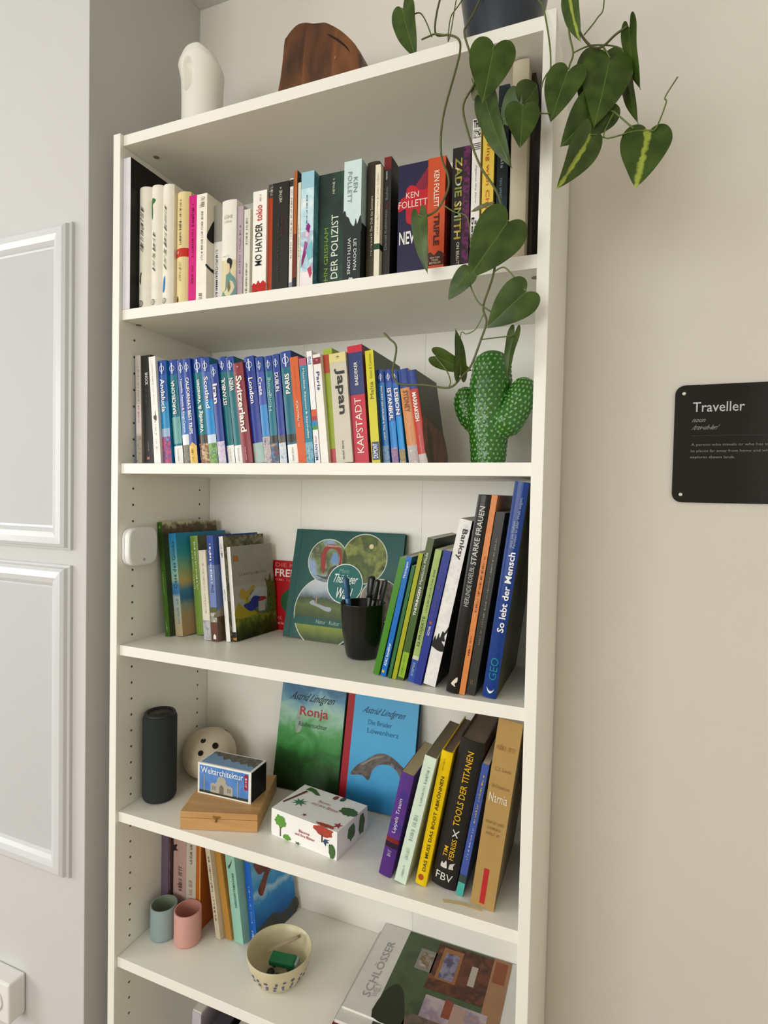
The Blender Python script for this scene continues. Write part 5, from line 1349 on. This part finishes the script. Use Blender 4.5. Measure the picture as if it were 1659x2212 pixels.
# magazines lying at the right of the fifth shelf
MAGG = 'magazines lying on the fifth shelf'
def magazine(label, x, y, z, w, d, th, yaw, cover, pr=None):
    root = empty('magazine', (x, y, z), (0, 0, math.radians(yaw)), label=label, cat='magazine', group=MAGG)
    box('page_block', .0004, w - .0006, .0006, d - .0006, .0004, th - .0004, PAGES_W, root)
    mcv = box('cover', 0, w, 0, d, th - .0003, th, resolve(cover), root)
    box('back_cover', 0, w, 0, d, 0, .0003, resolve(cover), root)
    box('fold', -.0004, .0004, 0, d, 0, th, resolve(cover), root)
    if pr: pr(mcv, lambda u, v, l: (u * w, v * d, th + l))
    return root
def schl(r, at):
    put_text(r, at, 'SCHLÖSSER', .065, .125, .16, .80, 'U', '#a4a6a8', 0, 0, .0006)
    put_text(r, at, 'WELT', .130, .165, .18, .32, 'U', '#b8babc', 0, 0, .0006)
    put_rect(r, at, .185, .872, .0, .995, photo(('#3a4a2e', '#46583a', '#35452c'), 18, 3), .0003, 'cover_picture')
    put_rect(r, at, .30, .41, .60, .84, '#8c8880', .0005, 'cover_picture'); put_rect(r, at, .315, .395, .635, .805, photo(('#a8a098', '#6a5a3c', '#b8b4b0'), 60, 2), .0007, 'cover_picture')
    put_rect(r, at, .40, .76, .44, .97, photo(('#4a2818', '#6a3820', '#3c2014', '#7a4a2c'), 30, 4), .0005, 'cover_picture')
    put_rect(r, at, .44, .57, .56, .93, '#9a6a44', .0007, 'cover_picture'); put_rect(r, at, .46, .55, .58, .88, photo(('#6a6a90', '#8a8498', '#4a4a70', '#5a3a30'), 50, 5), .0009, 'cover_picture')
    put_rect(r, at, .64, .68, .60, .82, '#b8b0a4', .0008, 'cover_picture')
    put_rect(r, at, .76, .872, .0, .995, '#a07a5c', .0006, 'cover_picture')
    put_rect(r, at, .775, .85, .72, .96, '#8c5034', .0008, 'cover_picture')
    put_rect(r, at, .43, .80, .16, .38, photo(('#9a8ca0', '#b4a4a8', '#8a7a90', '#a88a7c'), 30, 6), .0007, 'cover_picture')
    put_rect(r, at, .55, .60, .22, .40, '#8a4a34', .0009, 'cover_picture'); put_rect(r, at, .60, .68, .18, .36, '#b09488', .0009, 'cover_picture')
    put_rect(r, at, .36, .80, .0, .16, photo(('#4a4438', '#6a5c50', '#38362c'), 40, 2), .0007, 'cover_picture')
    put_poly(r, at, [(.186, .002), (.36, .002), (.355, .12), (.33, .22), (.30, .32), (.255, .38), (.215, .33), (.187, .22)], '#2a2f1e', .0007, 'cover_picture')
magazine('top magazine with castle interior photo and grey title strip', .4815, .0560, Z5 + .0234, .2970, .2075, .0050, 0, '#d4d3ce', schl)
magazine('pale magazine with a dark green photo second from the top', .4780, .0340, Z5 + .0172, .2970, .2100, .0060, .3, '#d2d1cc', lambda r, at: put_rect(r, at, .21, .99, .0, .98, photo(('#1f3030', '#2c4038', '#182424'), 30, 2), .0003, 'cover_picture'))
magazine('plum red lowest magazine of the pile', .4760, .0230, Z5 + .0003, .2970, .2100, .0165, -.4, '#7a1c48')

# bottom compartment: folders of which only the tops show
def folder(label, x, y, w, h, d, lean, c, c2):
    root = empty('folder', (x, y, .0853 + w * math.sin(math.radians(lean))), (0, math.radians(lean), 0), label=label, cat='folder', group='folders in the bottom compartment')
    box('folder_cover', 0, w, 0, d, 0, h, mat(c, .5), root, .001)
    box('folder_papers', .001, w - .001, .002, d - .002, h, h + .003, mat(c2, .8), root)
folder('pale lavender folder in the bottom compartment', .128, .085, .022, .222, .17, 2, '#b8b4c0', '#d8d6d0')
folder('black folder in the bottom compartment', .166, .080, .030, .215, .17, 6, '#22202a', '#3a3640')
folder('dark green folder in the bottom compartment', .208, .075, .030, .205, .17, 6, '#26342e', '#c8c4bc')

# ------------------------------------------------------------------ sign on the wall
SIGN = mat('#0b0b0b', .12, .02, 20, .5)
sg = empty('wall_plaque', (.9845, YB, 1.3528), label='glossy black plaque with the word Traveller screwed to the wall', cat='sign')
SW, SH_ = .2980, .1995
def rrect(w, h, r, n=6):
    pts = []
    for cx_, cz_, a0 in ((w - r, r, -90), (w - r, h - r, 0), (r, h - r, 90), (r, r, 180)):
        for k in range(n + 1):
            a = math.radians(a0 + 90 * k / n)
            pts.append((cx_ + r * math.cos(a), cz_ + r * math.sin(a)))
    return pts
rp_ = rrect(SW, SH_, .0155)
n = len(rp_)
v = [(x, -.0045, z) for x, z in rp_] + [(x, -.0003, z) for x, z in rp_]
f = [tuple(range(n)), tuple(reversed(range(n, 2 * n)))] + [(i, n + i, n + (i + 1) % n, (i + 1) % n) for i in range(n)]
sgp = mesh_obj('plate', v, f, SIGN, sg)
def sat(u, v, l): return (u, -.0045 - l, v)
ST = '#c6cbc8'
put_text(sgp, sat, 'Traveller', .0275, .1035, .1535, .1700, 'H', ST, .006, 0, .0002)
put_text(sgp, sat, 'noun', .0265, .0480, .1365, .1415, 'H', '#9a9e9c', .004, 1.2, .0002)
put_text(sgp, sat, '/trav-uh-ler/', .0265, .0690, .1235, .1320, 'H', '#9a9e9c', .004, 1.2, .0002)
put_rect(sgp, sat, .0265, .272, .1132, .1136, '#4a4c4a', .0002, 'rule_line')
put_text(sgp, sat, 'A person who travels or who has travelled', .0268, .1600, .0950, .1005, 'H', '#8c908e', .0, 0, .0002)
put_text(sgp, sat, 'to places far away from home and who', .0262, .1430, .0845, .0900, 'H', '#8c908e', .0, 0, .0002)
put_text(sgp, sat, 'explores distant lands.', .0258, .0920, .0740, .0795, 'H', '#8c908e', .0, 0, .0002)
STEEL = mat('#c8c8c0', .3, .02, 50)
STEEL.node_tree.nodes['Principled BSDF'].inputs['Metallic'].default_value = .7
for x, z in ((.0135, .0135), (.0135, .1855), (SW - .0135, .0135), (SW - .0135, .1855)):
    o = lathe('screw', [(.0031, 0), (.0031, .0009), (.0024, .0014), (.0012, .0010), (.0001, .0010)], STEEL, sg, 16)
    o.matrix_local = Matrix.Translation((x, -.0045, z)) @ Matrix.Rotation(math.radians(90), 4, 'X')

# ------------------------------------------------------------------ surface mounted socket
OUT = mat('#e8e7e4', .4, .01, 20)
ol = empty('power_socket', (-.2480, -.0178, .3110), label='white surface mounted power socket low on the projecting wall', cat='socket')
box('housing', -.042, .042, -.036, 0, -.042, .042, OUT, ol, .004)
def ylathe(name, prof, m, par, loc):
    o = lathe(name, prof, m, par, 36)
    o.matrix_local = Matrix.Translation(loc) @ Matrix.Rotation(math.radians(90), 4, 'X')
    return o
ylathe('socket_collar', [(.0240, 0), (.0240, .0025), (.0215, .0030), (.0205, .0012)], OUT, ol, (0, -.036, 0))
ylathe('socket_well', [(.0205, .0006), (.001, .0006)], mat('#a8a49a', .5), ol, (0, -.036, 0))
for s in (-1, 1):
    ylathe('socket_pin_hole', [(.003, .0009), (.0001, .0009)], mat('#2a2826', .8), ol, (s * .0095, -.036, 0))
    box('earth_clip', -.0025, .0025, -.0395, -.0366, s * .0185 - .0012, s * .0185 + .0012, mat('#5a5652', .4), ol)

# ---- trailing plant: leaf base and tip, blade width, roll, fold, kind; stems as paths
LEAVES = [
    ((0.5573, 0.045, 2.1244), (0.5839, 0.03, 2.0323), 0.0452, 25, 0.25, 0),
    ((0.7255, -0.045, 1.9566), (0.7146, -0.055, 1.882), 0.0617, 0, 0.18, 0),
    ((0.7101, -0.03, 1.9009), (0.7452, -0.035, 1.798), 0.0418, 35, 0.30, 0),
    ((0.765, -0.05, 1.8657), (0.7356, -0.045, 1.8551), 0.0565, 20, 0.15, 0),
    ((0.7673, -0.06, 1.8577), (0.7679, -0.07, 1.8027), 0.0447, -10, 0.20, 0),
    ((0.766, -0.045, 1.8698), (0.7834, -0.03, 1.9017), 0.0490, 30, 0.20, 0),
    ((0.8186, -0.016, 1.9215), (0.8, -0.034, 1.8511), 0.0513, 12, 0.20, 0),
    ((0.8589, 0.03, 1.964), (0.839, 0.0, 1.8729), 0.0601, 8, 0.20, 0),
    ((0.8691, 0.01, 1.9411), (0.8554, -0.02, 1.8438), 0.0671, -8, 0.15, 0),
    ((0.8642, 0.0, 1.8779), (0.8136, -0.02, 1.823), 0.0604, 8, 0.25, 0),
    ((0.8492, -0.02, 1.8275), (0.8148, -0.04, 1.7567), 0.0451, -25, 0.35, 1),
    ((0.8173, -0.02, 2.0164), (0.8297, -0.03, 1.9453), 0.0296, 35, 0.30, 1),
    ((0.8901, 0.02, 1.9848), (0.9023, 0.02, 1.8992), 0.0287, 45, 0.30, 0),
    ((0.8876, 0.03, 1.943), (0.9008, 0.02, 1.855), 0.0265, 45, 0.30, 0),
    ((0.9179, 0.0, 1.8304), (0.9059, -0.02, 1.7539), 0.0619, 0, 0.12, 1),
    ((0.6205, -0.035, 1.7556), (0.6306, -0.03, 1.6739), 0.0282, 30, 0.25, 0),
    ((0.7511, -0.05, 1.7192), (0.7019, -0.06, 1.6479), 0.0684, 0, 0.15, 0),
    ((0.7004, -0.055, 1.6572), (0.6723, -0.055, 1.6238), 0.0305, 20, 0.20, 0),
    ((0.7763, -0.045, 1.6261), (0.7265, -0.05, 1.5821), 0.0538, 5, 0.15, 0),
    ((0.6879, -0.035, 1.5231), (0.6856, -0.045, 1.5871), 0.0261, 50, 0.30, 0),
    ((0.6518, -0.04, 1.5515), (0.7017, -0.03, 1.5285), 0.0302, 25, 0.25, 0),
    ((0.7596, -0.03, 1.5797), (0.7464, -0.02, 1.5196), 0.0263, 50, 0.30, 0),
    ((0.7289, -0.035, 1.7548), (0.6959, -0.035, 1.7485), 0.0065, 30, 0.30, 2),
    ((0.6972, -0.032, 1.9214), (0.6947, -0.03, 1.9008), 0.0088, 30, 0.30, 2),
]
STEMS = [
    ([(0.68, 0.11, 2.168), (0.64, 0.085, 2.204), (0.614, 0.072, 2.15), (0.6086, 0.06, 2.0842), (0.6395, 0.035, 2.0529), (0.6672, -0.012, 2.0039), (0.6718, -0.02, 1.9815), (0.6678, -0.025, 1.9536), (0.6514, -0.028, 1.8885), (0.6506, -0.03, 1.8368), (0.6615, -0.03, 1.8052), (0.6613, -0.03, 1.7854), (0.6483, -0.032, 1.7603), (0.631, -0.035, 1.7513), (0.6205, -0.035, 1.7556)], 0.0022),
    ([(0.5952, 0.035, 2.0581), (0.6039, 0.04, 2.0636), (0.6119, 0.05, 2.073), (0.6284, 0.045, 2.0633)], 0.0018),
    ([(0.5573, 0.045, 2.1244), (0.5685, 0.045, 2.1083), (0.5861, 0.045, 2.1089), (0.5971, 0.045, 2.0945), (0.6083, 0.045, 2.0661)], 0.0014),
    ([(0.69, 0.12, 2.168), (0.655, 0.075, 2.202), (0.6382, 0.04, 2.0514), (0.6359, 0.05, 2.09), (0.6459, 0.06, 2.1145), (0.6531, 0.07, 2.1357)], 0.0013),
    ([(0.7, 0.11, 2.168), (0.702, 0.046, 2.204), (0.705, 0.034, 2.17), (0.6812, 0.06, 2.1192), (0.6724, 0.02, 2.0499), (0.6772, -0.02, 2.0042), (0.6925, -0.035, 1.9547), (0.6984, -0.035, 1.9234), (0.681, -0.03, 1.8983), (0.6886, -0.03, 1.8595), (0.7067, -0.03, 1.8106), (0.726, -0.03, 1.7795), (0.7361, -0.03, 1.7566), (0.7389, -0.035, 1.734), (0.7318, -0.04, 1.6588), (0.7196, -0.045, 1.6133), (0.7246, -0.045, 1.5917), (0.7165, -0.04, 1.5695), (0.7027, -0.035, 1.5363), (0.6906, -0.035, 1.523), (0.6724, -0.035, 1.5072), (0.6345, -0.03, 1.514), (0.5985, -0.025, 1.5175), (0.5882, -0.025, 1.5228), (0.5801, -0.02, 1.5379), (0.5852, -0.02, 1.5738), (0.573, -0.02, 1.5885), (0.5654, -0.02, 1.5966)], 0.0022),
    ([(0.6529, -0.032, 1.7672), (0.671, -0.033, 1.7528), (0.6916, -0.035, 1.7404), (0.6969, -0.035, 1.708), (0.7005, -0.035, 1.6728)], 0.0012),
    ([(0.6925, -0.035, 1.9547), (0.7071, -0.04, 1.9517), (0.7219, -0.045, 1.9503), (0.7255, -0.045, 1.9566)], 0.0014),
    ([(0.7389, -0.035, 1.734), (0.7464, -0.045, 1.7246), (0.7511, -0.05, 1.7192)], 0.0015),
    ([(0.7004, -0.055, 1.6572), (0.7022, -0.05, 1.6415), (0.7127, -0.046, 1.6187), (0.7307, -0.046, 1.6038)], 0.0014),
    ([(0.7318, -0.04, 1.6588), (0.7457, -0.042, 1.6625), (0.7593, -0.044, 1.6478), (0.7707, -0.045, 1.634), (0.7763, -0.045, 1.6261)], 0.0014),
    ([(0.7199, -0.045, 1.6009), (0.7089, -0.042, 1.5834), (0.6963, -0.04, 1.5787), (0.6873, -0.038, 1.5788), (0.6879, -0.035, 1.5231)], 0.001),
    ([(0.7165, -0.04, 1.5695), (0.7363, -0.035, 1.5717), (0.7585, -0.03, 1.5736)], 0.0012),
    ([(0.671, -0.035, 1.5073), (0.6738, -0.036, 1.516), (0.6679, -0.038, 1.5314), (0.6518, -0.04, 1.5515)], 0.0013),
    ([(0.7101, -0.03, 1.9009), (0.7001, -0.032, 1.9095), (0.6932, -0.035, 1.9278)], 0.0012),
    ([(0.73, 0.11, 2.168), (0.765, 0.075, 2.204), (0.785, 0.055, 2.12), (0.7916, 0.05, 2.0845), (0.812, 0.01, 2.0275), (0.8239, -0.01, 1.9879), (0.8345, -0.01, 1.9634), (0.8476, 0.0, 1.9534), (0.8599, 0.01, 1.9591), (0.8749, 0.02, 1.9775), (0.8901, 0.02, 1.9848)], 0.0022),
    ([(0.8162, -0.01, 1.9925), (0.8175, -0.005, 1.9748), (0.8226, 0.0, 1.9528), (0.8188, 0.0, 1.9386), (0.8172, 0.0, 1.9329)], 0.0018),
    ([(0.8226, 0.0, 1.9528), (0.847, 0.01, 1.9638), (0.8817, 0.025, 1.9611), (0.8876, 0.03, 1.943)], 0.0014),
    ([(0.7852, -0.02, 1.903), (0.7873, -0.015, 1.9168), (0.7954, -0.01, 1.9297), (0.816, 0.0, 1.935)], 0.0013),
    ([(0.72, 0.13, 2.168), (0.782, 0.12, 2.206), (0.85, 0.07, 2.16), (0.8586, 0.03, 2.0332), (0.8513, 0.01, 1.9978), (0.8364, -0.005, 1.969)], 0.0013),
    ([(0.8599, 0.01, 1.9591), (0.8619, 0.01, 1.9514), (0.8591, 0.025, 1.9592), (0.8595, 0.01, 1.9169), (0.8653, 0.0, 1.8819), (0.8686, 0.0, 1.8668), (0.8766, 0.0, 1.8626), (0.9008, 0.0, 1.8359)], 0.0016),
    ([(0.8766, 0.0, 1.8638), (0.8652, -0.005, 1.8293), (0.9009, -0.0, 1.8329), (0.9179, 0.0, 1.8304), (0.927, 0.0, 1.8308), (0.9381, 0.005, 1.8633), (0.9368, 0.005, 1.8712), (0.9507, 0.01, 1.896)], 0.0013),
    ([(0.8599, 0.01, 1.9591), (0.8654, 0.01, 1.9486), (0.8691, 0.01, 1.9411)], 0.0013),
    ([(0.7982, -0.03, 1.8599), (0.7858, -0.04, 1.8571), (0.7746, -0.045, 1.8595), (0.7665, -0.055, 1.861)], 0.0013),
    ([(0.7341, -0.04, 1.8743), (0.7473, -0.045, 1.8729), (0.766, -0.052, 1.8642)], 0.0013),
    ([(0.8652, -0.005, 1.8293), (0.8568, -0.012, 1.8305), (0.8492, -0.02, 1.8275)], 0.0012),
    ([(0.72, 0.1, 2.168), (0.742, 0.053, 2.204), (0.748, 0.036, 2.13), (0.7574, 0.06, 2.103), (0.7707, 0.03, 2.0618), (0.7838, -0.008, 2.0143), (0.7935, -0.012, 1.961), (0.7954, -0.01, 1.9297)], 0.0016),
]
def leaf_material(variegated, dry=False):
    m = bpy.data.materials.new('philodendron_leaf')
    m.use_nodes = True
    nt = m.node_tree
    b = nt.nodes['Principled BSDF']
    b.inputs['Roughness'].default_value = .42
    b.inputs['Specular IOR Level'].default_value = .35
    a = nt.nodes.new('ShaderNodeAttribute'); a.attribute_name = 'across'
    tc = nt.nodes.new('ShaderNodeTexCoord')
    n = nt.nodes.new('ShaderNodeTexNoise'); n.inputs['Scale'].default_value = 45; n.inputs['Detail'].default_value = 4
    nt.links.new(tc.outputs['Object'], n.inputs['Vector'])
    base = nt.nodes.new('ShaderNodeValToRGB')
    c0, c1 = ('#4f5a34', '#6a6a48') if dry else ('#2c400c', '#41571a')
    base.color_ramp.elements[0].color = lin(c0) + (1,); base.color_ramp.elements[1].color = lin(c1) + (1,)
    base.color_ramp.elements[0].position = .35; base.color_ramp.elements[1].position = .65
    nt.links.new(n.outputs['Fac'], base.inputs['Fac'])
    st = nt.nodes.new('ShaderNodeValToRGB')
    w = .17 if variegated else .03
    st.color_ramp.elements[0].position = w * .5; st.color_ramp.elements[1].position = w
    st.color_ramp.elements[0].color = (1, 1, 1, 1); st.color_ramp.elements[1].color = (0, 0, 0, 1)
    ad = nt.nodes.new('ShaderNodeMath'); ad.operation = 'MULTIPLY_ADD'
    ad.inputs[1].default_value = .35 if variegated else .02
    n2 = nt.nodes.new('ShaderNodeTexNoise'); n2.inputs['Scale'].default_value = 90
    nt.links.new(tc.outputs['Object'], n2.inputs['Vector'])
    sb = nt.nodes.new('ShaderNodeMath'); sb.operation = 'SUBTRACT'; sb.inputs[1].default_value = .45
    nt.links.new(n2.outputs['Fac'], sb.inputs[0]); nt.links.new(sb.outputs[0], ad.inputs[0]); nt.links.new(a.outputs['Fac'], ad.inputs[2])
    nt.links.new(ad.outputs[0], st.inputs['Fac'])
    mx = nt.nodes.new('ShaderNodeMix'); mx.data_type = 'RGBA'
    mx.inputs['B'].default_value = lin('#93a23f' if variegated else '#4f6a26') + (1,)
    nt.links.new(st.outputs['Color'], mx.inputs['Factor']); nt.links.new(base.outputs['Color'], mx.inputs['A'])
    nt.links.new(mx.outputs['Result'], b.inputs['Base Color'])
    b.inputs['Subsurface Weight'].default_value = 0.0
    return m
LEAFM = [leaf_material(False), leaf_material(True), leaf_material(False, True)]
STEMM = mat('#5c6c30', .5, .15, 60)
STEMB = mat('#565a30', .55, .2, 60)
pl = empty('potted_plant', (.7050, .1200, Z0), label='trailing heart leaf plant in a dark pot on top of the bookcase', cat='plant')
INV = Matrix.Translation((-.7050, -.1200, -Z0))
POTM = mat('#2e3540', .35, .04, 30)
lathe('pot', [(.044, 0), (.0485, .001), (.0500, .004), (.0620, .092), (.0725, .156), (.0735, .172), (.0720, .173), (.0700, .172), (.0690, .155), (.062, .140)], POTM, pl, 56)
lathe('soil', [(.0675, .150), (.060, .154), (.001, .156)], mat('#3a2c20', .95, .2, 80), pl, 32)
HEART = smooth_path([(0, .02, 0), (.07, -.07, 0), (.19, -.135, 0), (.33, -.125, 0), (.445, -.03, 0), (.498, .13, 0), (.47, .32, 0), (.385, .52, 0), (.26, .71, 0), (.125, .875, 0), (.035, .965, 0), (0, 1.0, 0)], 3)
BLADE = smooth_path([(0, 0, 0), (.25, .08, 0), (.45, .3, 0), (.5, .5, 0), (.4, .75, 0), (.2, .92, 0), (0, 1, 0)], 4)
def leaf(base, tip, width, roll, fold, kind):
    B, T = INV @ Vector(base), INV @ Vector(tip)
    ax = (T - B); L = ax.length; ax.normalize()
    view = (INV @ Vector((.86, -.85, 1.36)) - (B + T) / 2).normalized()
    nrm = (view - ax * view.dot(ax)).normalized()
    side = ax.cross(nrm).normalized()
    q = Matrix.Rotation(math.radians(roll), 3, ax)
    nrm, side = q @ nrm, q @ side
    out = BLADE if kind == 2 else HEART
    nk, n = 6, len(out)
    v, f, acr = [], [], []
    for top in (0, 1):
        for sg_ in (-1, 1):
            for i, o in enumerate(out):
                m = max(0.02, min(1.0, .03 + .97 * (i / (n - 1)) ** 1.15))
                for k in range(nk + 1):
                    a = k / nk
                    lx = o.x * a * sg_
                    ly = m + (o.y - m) * a ** 1.0
                    h = (abs(lx) * width * fold * .9 - .32 * abs(lx) ** 2 * width) - .16 * (ly - .3) ** 2 * L + .012 * L * math.sin(9 * ly + 2 * sg_) * a
                    v.append(B + ax * (ly * L) + side * (lx * width) + nrm * (h - (.0005 if top == 0 else 0)))
                    acr.append(abs(o.x) * a * 2 if kind != 2 else .9)
    W_ = nk + 1
    blk = n * W_
    for top in (0, 1):
        for s_ in (0, 1):
            o0 = (top * 2 + s_) * blk
            for i in range(n - 1):
                for k in range(nk):
                    a = o0 + i * W_ + k
                    fc = (a, a + 1, a + W_ + 1, a + W_)
                    f.append(fc if (top + s_) % 2 else tuple(reversed(fc)))
    o = mesh_obj('leaf', v, f, LEAFM[kind], pl, True)
    at2 = o.data.attributes.new('across', 'FLOAT', 'POINT')
    if len(o.data.vertices) == len(acr):
        at2.data.foreach_set('value', acr)
for lf_ in LEAVES:
    leaf(*lf_)
for pts, r in STEMS:
    P = [INV @ Vector(p) for p in smooth_path(pts, 5)]
    v, f = tube_vf(P, r * .72, 7)
    mesh_obj('stem', v, f, STEMM if r < .002 else STEMB, pl, True)
